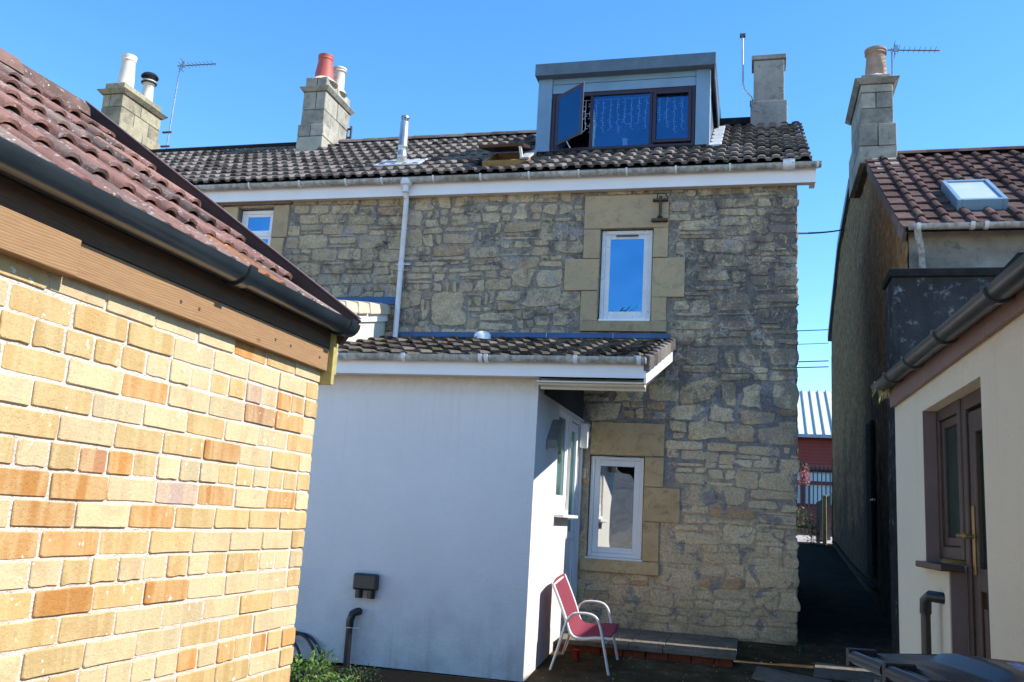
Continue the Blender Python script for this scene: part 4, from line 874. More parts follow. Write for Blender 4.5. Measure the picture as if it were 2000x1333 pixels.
for k in range(0,25):
    z=1.905-.075*k; L=.1035 if kinds.get(k)=='H' else .2145; y=.93 if k<21 else YB-.002; y+=(k%2)*.1-.0 if k<21 else -(k%2)*.11
    while y>-1.4:
        fb.box(XB-.02,XB+random.uniform(-.003,.002),y-L,y,z,z+.0655); y-=L+.0105
o=fb.build('brick_courses',M['brick'],bw,bevel=.003,kind='stuff'); o.color=(.46,.30,.12,1)
# eaves timber, stepped joint
MB().box(XB-.03,XB+.028,1.975,YB+.0,1.955,2.05).build('eaves_beam',M['timber'],bb,bevel=.003)
MB().box(XB-.03,XB+.045,-1.5,1.972,1.95,2.05).build('eaves_beam',M['timber'],bb,bevel=.003)
for y in (2.45,2.55,3.05,3.17,3.42): MB().tube([(XB+.026,y,2.0),(XB+.0295,y,2.0)],.006,8).build('nail',M['iron'],bb)
MB().box(XB-.02,XB+.03,-1.5,YB,2.052,2.16).build('beam_shade_strip',M['dtimber'],bb)  # shaded top of the beam under the gutter, painted as a darker strip
MB().box(XB-.03,XB+.05,YB+.002,YB+.027,1.90,2.18).build('post_end',M['ptimber'],bb,bevel=.003)
MB().box(XB-.10,XB-.0,YB+.12,YB+.145,1.96,2.2).build('second_post_end',M['ptimber'],bb,bevel=.003)
gutter_run(bb,(XB+.085,-1.5,2.163),(XB+.085,YB+.05,2.163),.054,'ggut',out=Vector((1,0,0)),clips=[.823,.985],clipw=.022)
P35=R(35); sb=Vector((-math.cos(P35),0,math.sin(P35))); nbv=Vector((math.sin(P35),0,math.cos(P35)))
org=Vector((XB+.075,0,2.135)); RLb=1.48/math.cos(P35)
def bp(y,s,n): p=org+sb*s+nbv*n; return (p.x,y,p.z)
rb=MB(); rb.hexa([bp(-1.5,0.03,-.04),bp(YB,0.03,-.04),bp(YB,RLb,-.04),bp(-1.5,RLb,-.04),bp(-1.5,0.03,-.005),bp(YB,0.03,-.005),bp(YB,RLb,-.005),bp(-1.5,RLb,-.005)])
px=org.x-1.48; 
rb.hexa([(px-1.5,-1.5,2.05),(px-1.5,YB,2.05),(px,YB,3.12),(px,-1.5,3.12),(px-1.5,-1.5,2.08),(px-1.5,YB,2.08),(px,YB,3.15),(px,-1.5,3.15)])
rbo=rb.build('roof',M['underlay'],bb)
BT=[roman_tile('roof_tile',.235,.40,M['clay'],r=.037,rh=.034,th=.012,seed=k+30,q=8) for k in range(5)]
def bcolr(c):
    k=random.random(); return (1.35,1.1,.65,1) if k<.08 else (.75,.95,1.0,1) if k<.35 else (1,1,1,1)
lay_tiles(rbo,BT,tuple(Vector((org.x,YB-.235*12-.03,org.z))),(0,1,0),sb,nbv,12,6,.235,RLb/6,lift=.024,colf=bcolr,jit=.008)
for k in range(8):
    y=YB-.06-.42*(k+1); mb=MB(); V=[]
    for q,yy in enumerate((y,y+.425)):
        for a in range(9):
            an=math.pi*a/8; V.append((px-.02+.13*math.cos(an),yy,3.14+.105*math.sin(an)+(.01 if q else 0)))
    mb.add(V,[(a,a+1,10+a,9+a) for a in range(8)]+[tuple(range(9)),tuple(range(9,18))]); o=mb.build('ridge_tile',M['clay'],rbo,smooth=50); o.color=random.choice(((1,1,1,1),(1.2,1.1,.8,1),(.85,.95,.95,1)))
MB().hexa([(px-.16,-1.5,3.08),(px+.20,-1.5,2.98),(px+.20,YB-.07,2.98),(px-.16,YB-.07,3.08),(px-.1,-1.5,3.15),(px+.12,-1.5,3.095),(px+.12,YB-.07,3.095),(px-.1,YB-.07,3.15)]).build('ridge_mortar',M['bmortar'],rbo,bevel=.02)
MB().hexa([bp(YB+.02,-.03,-.06),bp(YB+.045,-.03,-.06),bp(YB+.045,RLb+.05,-.06),bp(YB+.02,RLb+.05,-.06),bp(YB+.02,-.03,.078),bp(YB+.045,-.03,.078),bp(YB+.045,RLb+.05,.078),bp(YB+.02,RLb+.05,.078)]).build('bargeboard',M['brown'],bb,bevel=.003)
MB().hexa([bp(YB+.012,-.02,.079),bp(YB+.05,-.02,.079),bp(YB+.05,RLb+.05,.079),bp(YB+.012,RLb+.05,.079),bp(YB+.012,-.02,.085),bp(YB+.05,-.02,.085),bp(YB+.05,RLb+.05,.085),bp(YB+.012,RLb+.05,.085)]).build('verge_trim',M['brownl'],bb)
# ------------------------------------------------------------------ cream building on the right
cb=thing('cream_building','cream rendered single-storey building with brown fascia and door in the right foreground','building',(1.6,4,0))
cx=lambda y:.75+.025*(5.4-y)
cf_=lambda a,b,c:(cx(a)+b,a,c)   # (along y, depth into wall +, z)
cwm=MB(cf_); rect_wall(cwm,-1.0,5.4,-.1,2.12,0,.25,[(3.62,4.22,-.05,2.0),(4.22,4.66,1.31,2.0)])
cwm.fn=None; cwm.box(1.0,4.5,5.15,5.4,-.1,2.12); cwm.box(4.3,4.5,-1,5.15,-.1,2.12)
cbw=cwm.build('wall',M['cream'],cb)
MB(cf_).box(4.648,4.659,-.001,.06,1.312,1.999).build('painted_reveal',M['reveal'],cbw)
MB(cf_).box(4.205,4.222,.004,.06,-.05,1.29).build('painted_reveal',M['reveal'],cbw)
wf=lambda u,v,d:(cx(u)+.055-d,u,v)
w=window(cb,wf,4.20,4.66,1.33,2.0,.055,mat='brown',glass='glassG',sash=.04,depth=.05,room=.4,label='narrow dark brown window beside the door')
MB(cf_).box(4.17,4.70,-.04,.05,1.285,1.312).build('sill',M['brown'],w,bevel=.004)
dd=MB(lambda a,b,c:(cx(a)+.06-b,a,c))
for a in ((3.55,3.60,.0,2.0,-.05,0),(4.13,4.19,.0,2.0,-.05,0),(3.6,4.13,1.94,2.0,-.05,0),(3.61,3.7,.05,1.93,-.045,-.01),(4.03,4.12,.05,1.93,-.045,-.01),(3.7,4.03,1.84,1.93,-.045,-.01),(3.7,4.03,1.22,1.31,-.045,-.01),(3.7,4.03,.05,.2,-.045,-.01)): dd.box(a[0],a[1],a[4],a[5],a[2],a[3])
ddo=dd.build('door',M['brown'],cb,bevel=.006,label='dark brown half-glazed door')
MB(lambda a,b,c:(cx(a)+.06-b,a,c)).box(3.69,4.04,-.035,-.028,1.3,1.85).build('pane',M['glassG'],ddo)
pm=MB(lambda a,b,c:(cx(a)+.06-b,a,c)); pm.box(3.69,4.04,-.045,-.03,.19,1.23)
for k in range(4): pm.box(3.715+k*.08,3.775+k*.08,-.03,-.018,.24,1.16)
pm.build('panel',M['brown'],ddo,bevel=.005)
MB(lambda a,b,c:(cx(a)+.06-b,a,c)).box(4.06,4.095,-.01,-.004,1.28,1.55).build('handle_plate',M['brass'],ddo,bevel=.002)
MB(lambda a,b,c:(cx(a)+.06-b,a,c)).tube([(4.08,-.005,1.43),(4.08,.05,1.43),(3.97,.055,1.43)],.009,8).build('handle',M['brass'],ddo,smooth=60)
fj=[-1.0,1.9,2.75,3.45,3.95,4.55,5.42]
ft=lambda y:2.225-.022*(5.4-y)
for a,b in zip(fj,fj[1:]): MB(cf_).hexa([(a+.002,-.022,2.112),(b-.002,-.022,2.112),(b-.002,0,2.112),(a+.002,0,2.112),(a+.002,-.022,max(ft(a),2.12)),(b-.002,-.022,ft(b)),(b-.002,0,ft(b)),(a+.002,0,max(ft(a),2.12))]).build('fascia',M['brownl'],cb,bevel=.003)
RF=MB(); RF.hexa([(.84,-1,2.1),(4.7,-1,2.9),(4.7,5.5,2.9),(.72,5.5,2.235),(.84,-1,2.13),(4.7,-1,2.95),(4.7,5.5,2.95),(.72,5.5,2.25)]); RF.build('roof',M['rtile'],cb)
gutter_run(cb,(cx(5.5)-.065,5.5,2.245),(cx(-1)-.065,-1.,2.11),.044,'blackg',out=Vector((-1,0,0)),clips=[.075,.155,.255,.37,.55],clipw=.012)
cp=thing('overflow_pipe','black pipe elbow coming out of the cream wall below the window','pipe',(.7,4.35,0))
MB().tube([(cx(4.37)+.01,4.32,1.17),(cx(4.37)-.05,4.34,1.175),(cx(4.37)-.06,4.38,1.155),(cx(4.37)-.06,4.39,1.1)],.024,12).build('bend',M['black'],cp,smooth=50)
MB().tube([(cx(4.37)-.06,4.39,1.12),(cx(4.37)-.06,4.39,-.02)],.02,12).build('pipe',M['black'],cp,smooth=50)
gt=thing('gutter_weeds','tuft of dry grass and weeds growing out of the gutter end','weeds',(.68,5.48,2.25))
mb=MB()
for k in range(70):
    a=random.uniform(0,6.28); p=Vector((.69+random.uniform(-.03,.04),5.47+random.uniform(-.14,.05),2.235)); d=Vector((math.cos(a)*.026,math.sin(a)*.03,random.uniform(-.03,.03))); sdv=Vector((-math.sin(a),math.cos(a),0))*.003; t=random.random()
    mb.add([tuple(p-sdv),tuple(p+sdv),tuple(p+d*.7+Vector((0,0,.02))+sdv),tuple(p+d*1.3-Vector((0,0,random.uniform(-.01,.07))))],[(0,1,2),(0,2,3)],(t,t,t,1))
mb.build('grass_blades',M['straw'],gt,sheet=True)
# ------------------------------------------------------------------ right house
rh=thing('gabled_house','tall narrow house on the right with rough gable wall, tiled roof and pot-topped chimney','house',(2.5,12,0),'stone houses round the yard')
XG=1.6
gp=[(10.47,-.1),(10.47,4.80),(13.6,6.90),(15.3,7.5),(16.0,7.45),(18.3,7.0),(20.8,5.68),(20.6,-.1)]
gm=MB(); gm.prism(gp,XG+.03,XG+.35,'x'); gm.box(XG+.35,8,10.47,10.8,-.1,4.75); gm.box(XG+.35,8,20.2,20.6,-.1,5.4)
rw=gm.build('wall',M['gren'],rh)
# rough gable skin: dense relief grid
gs=MB(); NY,NZ=150,110; V=[];idx={}
import mathutils.noise as mn
def inside(y,z):
    top=None
    for (a,b),(c,d) in zip(gp[1:],gp[2:]):
        if min(a,c)<=y<=max(a,c) and abs(a-c)>.01: t_=(y-a)/(c-a); top=b+(d-b)*t_
    return top
for i in range(NY+1):
    y=10.46+(20.7-10.46)*(i/NY)**1.25; tp=inside(min(max(y,10.471),20.79),0) or 4.8
    for j in range(NZ+1):
        z=gz(y)-.1+(tp-gz(y)+.1)*j/NZ; h=mn.fractal(Vector((y*4,z*4,3.1)),.9,2.1,5)*.018+ mn.noise(Vector((y*9,z*13,1)))*.012
        idx[i,j]=len(V); V.append((XG+.012-h-.01*0,y,z))
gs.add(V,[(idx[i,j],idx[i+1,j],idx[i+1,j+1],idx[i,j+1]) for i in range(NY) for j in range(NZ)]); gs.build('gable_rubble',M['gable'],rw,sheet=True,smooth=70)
tq=math.tan(R(33)); sr=Vector((0,math.cos(R(33)),math.sin(R(33)))); nr=Vector((0,-math.sin(R(33)),math.cos(R(33))))
def qz_(y): return 4.70+tq*(y-10.25)
rr_=MB().hexa([(XG-.02,10.3,qz_(10.3)-.06),(6.5,10.3,qz_(10.3)-.06),(6.5,13.6,qz_(13.6)-.06),(XG-.02,13.6,qz_(13.6)-.06),(XG-.02,10.3,qz_(10.3)-.01),(6.5,10.3,qz_(10.3)-.01),(6.5,13.6,qz_(13.6)-.01),(XG-.02,13.6,qz_(13.6)-.01)])
rr_.hexa([(XG+.1,13.6,qz_(13.6)-.06),(6.5,13.6,qz_(13.6)-.06),(6.5,20.8,5.5),(XG+.1,20.8,5.5),(XG+.1,13.6,qz_(13.6)-.02),(6.5,13.6,qz_(13.6)-.02),(6.5,20.8,5.54),(XG+.1,20.8,5.54)])
rro=rr_.build('roof',M['underlay'],rh)
RT=[roman_tile('roof_tile',.30,.42,M['rtile'],r=.045,rh=.045,th=.018,rolls=(.78,),seed=k+70) for k in range(4)]
RLr=(13.55-10.25)/math.cos(R(33))
def skr(c,i,j): return (2.2<c.x<2.72 and 10.85<c.y<11.75)
lay_tiles(rro,RT,(XG-.06,10.25,4.70),(1,0,0),sr,nr,11,11,.245,RLr/11,skip=skr,lift=.026)
for k in range(8):
    x=1.95+k*.42; mb=MB(); V=[]
    for q,xx in enumerate((x,x+.42)):
        for a in range(7):
            an_=math.pi*a/6; V.append((xx,13.6+.11*math.cos(an_),qz_(13.6)-.0+.075*math.sin(an_)))
    mb.add(V,[(a,a+1,8+a,7+a) for a in range(6)]+[tuple(range(7)),tuple(range(7,14))]); mb.build('ridge_tile',M['rtile'],rro,smooth=50)
MB().hexa([(XG-.04,10.47,4.62),(XG+.0,10.47,4.62),(XG+.0,13.5,6.62),(XG-.04,13.5,6.62),(XG-.04,10.3,4.72),(XG+.0,10.3,4.72),(XG+.0,13.5,6.81),(XG-.04,13.5,6.81)]).build('verge_mortar',M['fence'],rro)
vg=MB()
for (a,b),(c,d) in zip(gp[4:6],gp[5:7]): vg.hexa([(XG-.05,a,b-.12),(XG+.05,a,b-.12),(XG+.05,c,d-.12),(XG-.05,c,d-.12),(XG-.05,a,b+.03),(XG+.05,a,b+.03),(XG+.05,c,d+.03),(XG-.05,c,d+.03)])
vg.build('bargeboard',M['zincd'],rh)
# rooflight on right house
def sp(x,s,n): p=Vector((0,10.25,4.70))+sr*s+nr*n; return (x,p.y,p.z)
a0,a1=.70,1.72; sk=MB()
for q in ((2.2,2.25,a0,a1),(2.67,2.72,a0,a1),(2.25,2.67,a0,a0+.06),(2.25,2.67,a1-.06,a1)): sk.hexa([sp(q[0],q[2],0),sp(q[1],q[2],0),sp(q[1],q[3],0),sp(q[0],q[3],0),sp(q[0],q[2],.13),sp(q[1],q[2],.13),sp(q[1],q[3],.13),sp(q[0],q[3],.13)])
sko=sk.build('rooflight',M['zinc'],rh,bevel=.006,label='glazed rooflight')
MB().hexa([sp(2.24,a0+.05,.10),sp(2.68,a0+.05,.10),sp(2.68,a1-.05,.10),sp(2.24,a1-.05,.10),sp(2.24,a0+.05,.11),sp(2.68,a0+.05,.11),sp(2.68,a1-.05,.11),sp(2.24,a1-.05,.11)]).build('pane',simple('bright_skylight_glass',(.5,.55,.6),.04,noise=.15,nsc=3),sko)
gutter_run(rh,(XG+.0,10.2,4.72),(6,10.2,4.72),.055,clips=[.02,.14,.17],clipw=.02)
rp_=thing('grey_downpipe','grey cast downpipe on the right house above the dark wall','drainpipe',(1.75,10.4,4.2))
MB().tube([(1.68,10.2,4.68),(1.69,10.22,4.6),(1.75,10.40,4.45),(1.76,10.40,3.6)],.036,12).build('pipe',M['gutter'],rp_,smooth=50)
k5=chimney(rh,1.50,1.93,13.5,14.9,6.95,7.35,7.98,8.15,M['chim'],sh=.04,cap=.10,below=.22,label='grey stone chimney with buff pots on the right house',capmat=M['gren'])
pot(k5,1.74,13.75,8.15,.50,.155,.13,M['potb'],rim=.03,label='large buff chimney pot'); pot(k5,1.74,14.5,8.15,.38,.13,.11,M['potb'],rim=.03,label='smaller buff pot behind')
aerial('television_aerial','dark television aerial on a short mast beside the buff chimney pots',(1.95,13.62,8.0),(1.95,13.62,8.60),(1,0,-.09),.72,9)
# gable-side fittings in the alley
gd=MB().tube([(XG-.06,13.2,2.9),(XG-.06,13.2,1.05)],.022,10); t=thing('alley_downpipe','grey drainpipe down the shaded gable wall in the alley','drainpipe',(XG-.06,13.2,.6)); gd.build('pipe',M['coping'],t,smooth=50)
MB().tube([(XG-.06,13.05,1.9),(XG-.06,13.35,1.9)],.02,8).build('clip',M['lamp'],t)
MB().box(XG-.03,XG+.0,13.5,14.2,.9,3.0).build('alley_door',M['coping'],rh)
MB().tube([(XG-.03,13.3,.75),(XG-.03,14.5,.8),(XG-.03,17,.98),(XG-.03,20,1.28)],.03,8).build('base_pipe',M['coping'],t,smooth=50)
# dark rendered block behind the cream building
bk=thing('dark_rendered_annex','dark lichened rendered annexe wall with coping behind the cream building','annexe',(1.8,9.5,0))
bkw=MB().box(1.42,4.5,9.9,10.44,-.1,4.06).build('wall',M['dren'],bk)
MB().box(1.375,1.418,9.895,10.44,-.1,4.06).build('side_render',M['dren'],bk)
MB().box(1.345,4.6,9.86,10.445,4.063,4.15).build('coping',M['coping'],bk,bevel=.012)
yw=thing('added_shade_wall','tall grey wall added unseen behind the cream building to shade the patio','wall',(1.6,7.4,0))  # added out of sight: shades the patio, gap at its end lets streaks through
MB().box(1.50,1.72,5.7,9.66,-.1,3.0).build('wall',M['dren'],yw); MB().box(1.47,1.75,5.68,9.68,3.002,3.07).build('coping',M['coping'],yw)
# ------------------------------------------------------------------ step, chair, cup
stp=thing('paved_step','low step of stone slabs on red bricks along the house wall','step',(-1,10,.2))
MB().box(-1.86,-.17,9.40,YF-.02,-.05,.20).build('step_core',M['soil'],stp)
for (xa,xb) in ((-1.86,-1.16),(-1.155,-.83),(-.825,-.14)):
    ym=9.95
    for ya,yb in ((9.33,ym),(ym+.006,YF-.015)):
        MB().hexa([(xa,ya,.202),(xb,ya,.20),(xb,yb,.215),(xa,yb,.217),(xa,ya,.252),(xb,ya,.25),(xb,yb,.275),(xa,yb,.277)],(random.random(),.5,0,1)).build('slab',M['slab'],stp,bevel=.006)
x=-1.86
while x<-.3:
    L=.215 if x+.215<-.17 else -.17-x; MB().box(x+.004,x+L-.004,9.36,9.46,.085,.198).build('brick',M['rbrick'],stp,bevel=.005); x+=L+.002
pv=thing('paving_slab','pale worn paving slab in the ground below the house corner','paving slab',(0.2,9.3,.12),'loose slabs in the alley mouth')
MB().hexa([(.0,9.0,gz(9.0)-.03),(.62,8.75,gz(8.75)-.03),(.7,9.15,gz(9.15)-.03),(.05,9.45,gz(9.45)-.03),(.0,9.0,gz(9.0)+.018),(.62,8.75,gz(8.75)+.018),(.7,9.15,gz(9.15)+.018),(.05,9.45,gz(9.45)+.018)]).build('slab',M['slab'],pv,bevel=.005)
pv=thing('paving_slab','darker paving slab at the mouth of the alley','paving slab',(.9,9.6,.15),'loose slabs in the alley mouth')
MB().hexa([(.55,9.3,gz(9.3)-.03),(1.15,9.2,gz(9.2)-.03),(1.2,9.75,gz(9.75)-.03),(.6,9.85,gz(9.85)-.03),(.55,9.3,gz(9.3)+.015),(1.15,9.2,gz(9.2)+.015),(1.2,9.75,gz(9.75)+.015),(.6,9.85,gz(9.85)+.015)]).build('slab',M['slab'],pv,bevel=.005)
chr_=thing('garden_chair','red mesh garden chair with white metal arms against the white wall','chair',(-1.5,8.9,.08))
yn,yf=8.62,9.18
def smooth_path(P,n=5):
    P=[Vector(p) for p in P]; out=[]
    for i in range(len(P)-1):
        p0=P[max(i-1,0)];p1=P[i];p2=P[i+1];p3=P[min(i+2,len(P)-1)]
        for k in range(n):
            t=k/n; out.append(.5*((2*p1)+(-p0+p2)*t+(2*p0-5*p1+4*p2-p3)*t*t+(-p0+3*p1-3*p2+p3)*t**3))
    out.append(P[-1]); return out
for yy,g0 in ((yn,gz(yn)),(yf,gz(yf))):
    o=g0-.045+ (.012 if yy==yf else 0)
    MB().tube(smooth_path([(-1.77,yy,.045+o),(-1.70,yy,.27+o),(-1.645,yy,.46+o),(-1.60,yy,.535+o),(-1.54,yy,.56+o),(-1.43,yy,.56+o),(-1.365,yy,.53+o),(-1.325,yy,.45+o),(-1.29,yy,.3+o),(-1.235,yy,.045+o)]),.0125,10).build('arm',M['cframe'],chr_,smooth=60)
    dy=.022 if yy==yn else -.022
    MB().tube(smooth_path([(-1.785,yy+dy,.80+o),(-1.72,yy+dy,.66+o),(-1.66,yy+dy,.52+o),(-1.61,yy+dy,.39+o),(-1.56,yy+dy,.345+o),(-1.48,yy+dy,.335+o),(-1.36,yy+dy,.35+o),(-1.235,yy+dy,.355+o)]),.015,10).build('side_rail',M['cframe'],chr_,smooth=60)
sm=MB(); pr=smooth_path([(-1.785,0,.80),(-1.72,0,.66),(-1.66,0,.52),(-1.61,0,.395),(-1.56,0,.352),(-1.48,0,.343),(-1.36,0,.358),(-1.23,0,.363)],4); nn=9; V=[]
for i,p in enumerate(pr):
    for k in range(nn):
        s_=k/(nn-1); yy=yn+.02+(yf-yn-.04)*s_; sag=.022*math.sin(math.pi*s_); o=(gz(yn)*(1-s_)+(gz(yf)+.012)*s_)-.045
        V.append((p.x-sag*(1 if i<13 else 0),yy,p.z+o+.012-(sag if i>=13 else 0)))
sm.add(V,[(i*nn+k,i*nn+k+1,(i+1)*nn+k+1,(i+1)*nn+k) for i in range(len(pr)-1) for k in range(nn-1)])
so_=sm.build('fabric_sling',M['fabric'],chr_,sheet=True,smooth=70); md=so_.modifiers.new('solid','SOLIDIFY'); md.thickness=.004
MB().tube([(-1.27,yn+.02,.325+gz(yn)-.045),(-1.27,yf-.02,.325+gz(yf)-.04)],.01,8).build('cross_bar',M['cframe'],chr_); MB().tube([(-1.785,yn+.02,.79+gz(yn)-.045),(-1.785,yf-.02,.79+gz(yf)-.04)],.01,8).build('cross_bar',M['cframe'],chr_)
cu=thing('red_cup','small red cup standing on the ground under the chair','cup',(-1.62,9.08,gz(9.08)))
MB().lathe(-1.62,9.08,[(.026,gz(9.08)),(.033,gz(9.08)+.09),(.035,gz(9.08)+.095),(.03,gz(9.08)+.094)],14).build('body',M['redcup'],cu,smooth=50)
# ------------------------------------------------------------------ wheelie bin
bn=thing('wheelie_bin','navy wheelie bin with white scribble painted on its lid, bottom right','bin',(.55,2.45,0))
a_=R(14); ca,sa=math.cos(a_),math.sin(a_)
bf=lambda x,y,z:(.595+(x*ca-y*sa),2.585+(x*sa+y*ca),z)
BZ=1.095
mb=MB(bf); mb.hexa([(-.2,-.2,.05),(.2,-.2,.05),(.2,.22,.05),(-.2,.22,.05),(-.225,-.27,BZ-.06),(.22,-.27,BZ-.06),(.22,.27,BZ-.06),(-.225,.27,BZ-.06)]); mb.build('body',M['binp'],bn,bevel=.02)
mb=MB(bf); V=[];nx_,ny_=20,16
for i in range(nx_+1):
    for j in range(ny_+1):
        u=i/nx_*2-1;v=j/ny_*2-1; z=BZ+.018*(1-u*u)*(1-v*v)
        dd_=max(abs((u+.15)/.72),abs(v/.8)); z-=.008 if dd_<.9 else 0
        d3=max(abs((u+.22)/.16),abs(v/.75)); z+=.020*max(0,min(1,(1-d3)*5))
        z-=.035 if max(abs(u),abs(v))>.99 else 0
        V.append((u*.245,v*.285*(1-.06*u*u),z))
mb.add(V,[(i*(ny_+1)+j,(i+1)*(ny_+1)+j,(i+1)*(ny_+1)+j+1,i*(ny_+1)+j+1) for i in range(nx_) for j in range(ny_)]); lo=mb.build('lid',M['bint'],bn,sheet=True,smooth=50)
md=lo.modifiers.new('solid','SOLIDIFY'); md.thickness=.006
rim=MB(bf).tube([(-.245,-.27,BZ-.012),(0,-.29,BZ-.004),(.245,-.27,BZ-.012),(.262,0,BZ+.0),(.245,.27,BZ-.012),(0,.29,BZ-.004),(-.245,.27,BZ-.012),(-.25,0,BZ-.008),(-.245,-.27,BZ-.012)],.009,8); rim.build('rim',M['binp'],lo,smooth=60)
for y0,y1 in ((-.25,-.03),(.0,.22)): MB(bf).tube([(-.285,y0,BZ-.01),(-.285,y1,BZ-.01)],.017,12).build('handle_bar',M['binp'],bn,smooth=50)
for y in (-.26,-.015,.235): MB(bf).box(-.30,-.22,y-.008,y+.008,BZ-.035,BZ+.012).build('hinge',M['binp'],bn,bevel=.004)
# painted strokes "Ills W"
def stroke(mb,pts,w=.007):
    for (x0,y0),(x1,y1) in zip(pts,pts[1:]):
        d=Vector((x1-x0,y1-y0)); n=Vector((-d.y,d.x)).normalized()*w/2
        def zz(x,y): u=x/.245;v=y/.285; return BZ+.018*(1-u*u)*(1-v*v)+.0065+.0
        mb.hexa([(x0-n.x,y0-n.y,zz(x0,y0)),(x1-n.x,y1-n.y,zz(x1,y1)),(x1+n.x,y1+n.y,zz(x1,y1)),(x0+n.x,y0+n.y,zz(x0,y0)),(x0-n.x,y0-n.y,zz(x0,y0)+.002),(x1-n.x,y1-n.y,zz(x1,y1)+.002),(x1+n.x,y1+n.y,zz(x1,y1)+.002),(x0+n.x,y0+n.y,zz(x0,y0)+.002)])
pt=MB(bf); X0=-.005; 
stroke(pt,[(X0-.006,-.11),(X0-.012,.05)],.012)
for k in range(2): stroke(pt,[(X0+.02+k*.018,-.10),(X0+.016+k*.018,.0)],.008)
stroke(pt,[(X0+.055,-.035),(X0+.048,-.05),(X0+.060,-.075),(X0+.05,-.095)],.006)
stroke(pt,[(X0+.075,-.03),(X0+.078,-.09),(X0+.084,-.05),(X0+.090,-.09),(X0+.094,-.02)],.005)
pt.build('painted_lettering',M['paint'],lo)
# ------------------------------------------------------------------ plants
plant('leafy_plant','bright green leafy weeds sprouting at the foot of the brick corner',(-3.36,6.9,.0),.24,.27,420,.06)
plant('leafy_plant','low pale green clump in front of the waste pipe',(-3.02,6.75,.0),.2,.16,360,.045)
plant('leafy_plant','upright sprig behind the clump beside the hose',(-3.5,7.5,.0),.12,.25,120,.05)
plant('leafy_plant','dull shaded weed right of the waste pipe',(-3.12,7.45,.0),.18,.13,150,.04,'leafd')
plant('wall_weed','small weed at the foot of the stone corner',(.47,10.35,gz(10.35)),.10,.10,60,.035,'leafd')
plant('wall_weed','little green weed in the paving crack below the stone corner',(.28,8.75,gz(8.75)),.12,.05,90,.03,'leaf')
sb_=MB().box(-6,-1.98,6.2,Y1-.014,-.02,.006); o=sb_.build('soil_bed',M['soil']); o['kind']='structure'
tr=thing('yard_tree','bare-topped young tree standing in the yard behind the viewpoint','tree',(-4.8,-12,0))
tk=MB(); tk.tube([(-4.8,-12,0),(-4.75,-12,3),(-4.85,-12.05,6),(-4.8,-12,9.2)],[.14,.11,.07,.02],8)
for k in range(46):
    z=random.uniform(3.5,8.8); a=random.uniform(0,6.28); L=random.uniform(.6,1.5)*(1-.06*z)+.4; q=Vector((-4.8+L*math.cos(a)*.6,-12+L*math.sin(a)*.6,z+L*1.1)); tk.tube([(-4.8,-12,z),tuple(Vector((-4.8,-12,z)).lerp(q,.5)+Vector((.05,0,-.1))),tuple(q)],[.03,.02,.008],5)
tk.build('trunk',M['stem'],tr); cr=MB(); leaf_cluster(cr,(-4.8,-12,5.2),1.7,4.4,1500,.13); cr.build('crown',M['leafd'],tr,sheet=True)
db=MB()
for k in range(420):
    x=random.uniform(-1.8,1.2); y=random.uniform(8.0,11); z=gz(y) if not(-1.86<x<-.15 and y>9.34) else .268
    r_=random.uniform(.003,.011); a=random.uniform(0,6.28); t_=random.random()
    db.add([(x+r_*math.cos(a+q)*random.uniform(.6,1.2),y+r_*math.sin(a+q),z+.012) for q in (0,1.6,3.2,4.8)]+[(x,y,z+.012+r_*.8)],[(0,1,4),(1,2,4),(2,3,4),(3,0,4)],(t_,t_,t_,1))
o=db.build('gravel_bits',simple('pale_grit',(.3,.27,.2),.9,noise=.5,nsc=9),sheet=True); o['kind']='stuff'; o['label']='scattered pale grit and leaf litter on the patio and step'; o['category']='grit'
# ------------------------------------------------------------------ alley end
st_=MB().hexa([(-.5,20.86,gz(20.86)-.02),(2.6,20.86,gz(20.86)-.02),(2.6,22.3,gz(22.3)-.02),(-.5,22.3,gz(22.3)-.02),(-.5,20.86,gz(20.86)+.02),(2.6,20.86,gz(20.86)+.02),(2.6,22.3,gz(22.3)+.02),(-.5,22.3,gz(22.3)+.02)]); o=st_.build('alley_paving',simple('pale_concrete',(.4,.37,.34),.9)); o['kind']='structure'
fn_=thing('timber_fence','weathered board fence with one pale post at the end of the alley','fence',(1.3,20.6,1.2))
for k in range(4): MB().hexa([(1.30+k*.085,20.9+.2*k,1.2),(1.38+k*.085,20.9+.2*k,1.2),(1.38+k*.085,20.93+.2*k,1.2),(1.30+k*.085,20.93+.2*k,1.2),(1.30+k*.085,20.9+.2*k,2.08+k*.05),(1.38+k*.085,20.9+.2*k,2.12+k*.05),(1.38+k*.085,20.93+.2*k,2.12+k*.05),(1.30+k*.085,20.93+.2*k,2.08+k*.05)]).build('board',M['fence'],fn_)
MB().box(1.42,1.5,20.7,20.78,1.1,2.24).build('post',M['fpost'],fn_,bevel=.01)
plant('climbing_plant','dark ivy bush in front of the alley fence',(1.2,20.6,1.15),.16,.85,320,.07,'leafd')
plant('flower_bed_shrub','sunlit green shrub behind the railings',(1.0,26.5,1.4),.5,.9,400,.12,'leaf')
hb=thing('hanging_basket','hanging basket with trailing pink flowers by the stone corner','hanging basket',(1.0,22,3.0))
mb=MB(); leaf_cluster(mb,(1.02,22,2.88),.13,.14,160,.07); mb.build('foliage',M['leafd'],hb,sheet=True); mb=MB()
leaf_cluster(mb,(1.12,21.95,2.5),.09,.5,240,.06,-.3); leaf_cluster(mb,(.93,21.95,2.4),.06,.4,120,.06,-.3); mb.build('blossom',M['flower'],hb,sheet=True)
MB().tube([(1.0,22,3.4),(1.0,22,2.95)],.006,5).build('chain',M['iron'],hb)
gt_=thing('metal_railings','black metal railings with spiked tops across the alley end','railings',(1.3,24,1.43))
k=0; x=.55
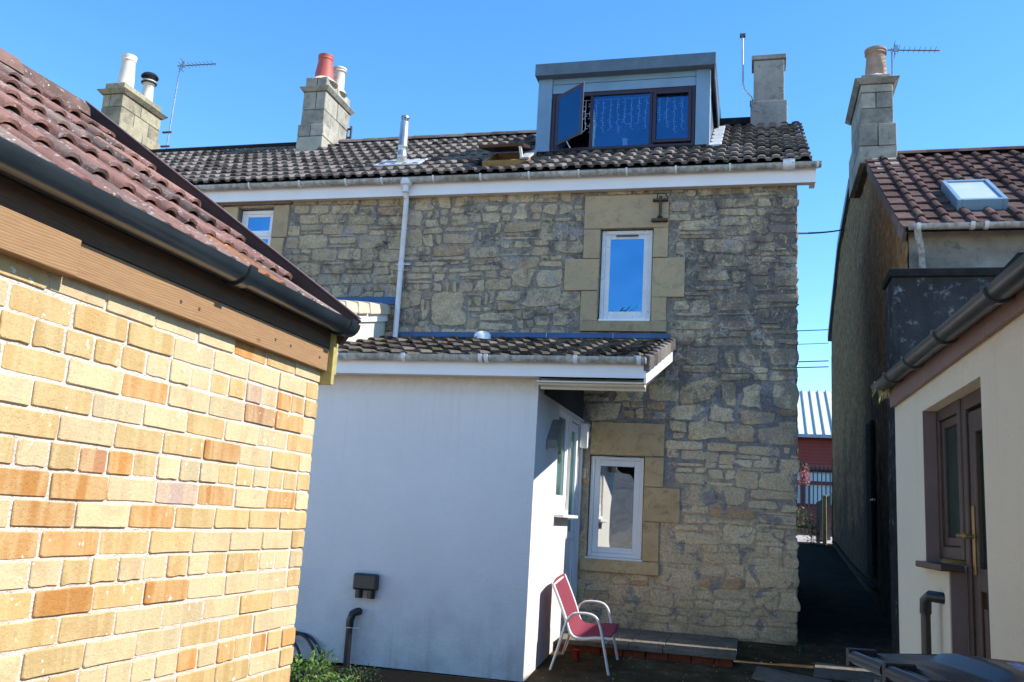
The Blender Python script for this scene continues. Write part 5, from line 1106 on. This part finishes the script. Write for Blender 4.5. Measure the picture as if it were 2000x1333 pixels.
while x<2.4:
    thick=.03 if k%6==2 else .016; MB().tube([(x,24,1.43),(x,24,3.1)],thick,6).build('railing_bar',M['black'],gt_); x+=.098; k+=1
MB().box(.5,2.45,23.985,24.015,2.93,2.98).build('top_rail',M['black'],gt_); MB().box(.5,2.45,23.985,24.015,1.55,1.6).build('bottom_rail',M['black'],gt_)
rd=thing('red_building','low red boarded building with pale metal roof seen through the alley','building',(2,31,1.4))
YR=30
for k in range(9):
    MB().box(-3,7,YR,YR+.08,3.45+k*.105,3.55+k*.105).build('board',M['redwall'],rd)
MB().box(-3,7,YR+.09,YR+4,1.4,4.45).build('wall',M['redtrim'],rd)
k=0;x=-1.0
while x<5: MB().box(x,x+.11,YR,YR+.08,1.4,2.28).build('board',M['redwall'],rd); x+=.115
rdw=MB()
for x in (-.4,.6,1.42,2.4,3.4): rdw.box(x,x+.14,YR-.02,YR+.06,2.3,3.45)
rdw.box(-1,4.5,YR-.03,YR+.06,3.3,3.45); rdw.box(-1,4.5,YR-.03,YR+.06,2.25,2.33); rdw.box(-1,4.5,YR-.025,YR+.06,2.92,3.02)
w_=rdw.build('window',M['redtrim'],rd)
MB().box(-1,4.5,YR+.062,YR+.07,2.3,3.45).build('blind',M['blind'],w_)
for a,b in ((-.26,.6),(.74,1.42),(1.56,2.4),(2.54,3.4)): MB().box(a,b,YR+.03,YR+.036,2.33,3.3).build('pane',M['glassG'] if 0 else M['blind'],w_)
rfm=MB().hexa([(-3,YR-.2,4.38),(7,YR-.2,4.38),(7,YR+3,6.2),(-3,YR+3,6.2),(-3,YR-.2,4.42),(7,YR-.2,4.42),(7,YR+3,6.24),(-3,YR+3,6.24)]).build('roof',M['roofm'],rd)
x=-.5
while x<4: MB().hexa([(x,YR-.2,4.42),(x+.035,YR-.2,4.42),(x+.035,YR+3,6.24),(x,YR+3,6.24),(x,YR-.2,4.47),(x+.035,YR-.2,4.47),(x+.035,YR+3,6.29),(x,YR+3,6.29)]).build('roof_seam',M['roofs'],rfm); x+=.26
MB().box(-3,7,YR-.3,YR-.2,4.33,4.43).build('gutter',M['steel'],rd)
# wires
def wire(label,a,b,sag=.1,r=.012):
    P=[]; a=Vector(a);b=Vector(b)
    for k in range(13):
        t=k/12; p=a.lerp(b,t); p.z-=sag*4*t*(1-t); P.append(p)
    o=MB().tube(P,r,6).build('overhead_wire',M['cable'],smooth=60); tag(o,label,'wire','wires across the alley')
wire('thick dark wire slung from the stone house to the gabled house',(.44,11.0,4.91),(1.62,17.76,7.12),.02,.014)
wire('highest of the four thin wires low between the houses',(-5,21,5.78),(1.56,20.7,5.80),.06,.010)
wire('second thin wire down between the houses',(-5,21,5.46),(1.56,20.7,5.50),.06,.007)
wire('third thin wire down between the houses',(-5,21,5.05),(1.56,20.7,5.11),.05,.012)
wire('lowest thin wire between the houses',(-5,21,4.93),(1.56,20.7,4.98),.05,.012)
for o in bpy.data.objects:
    if '_w' in o: del o['_w']
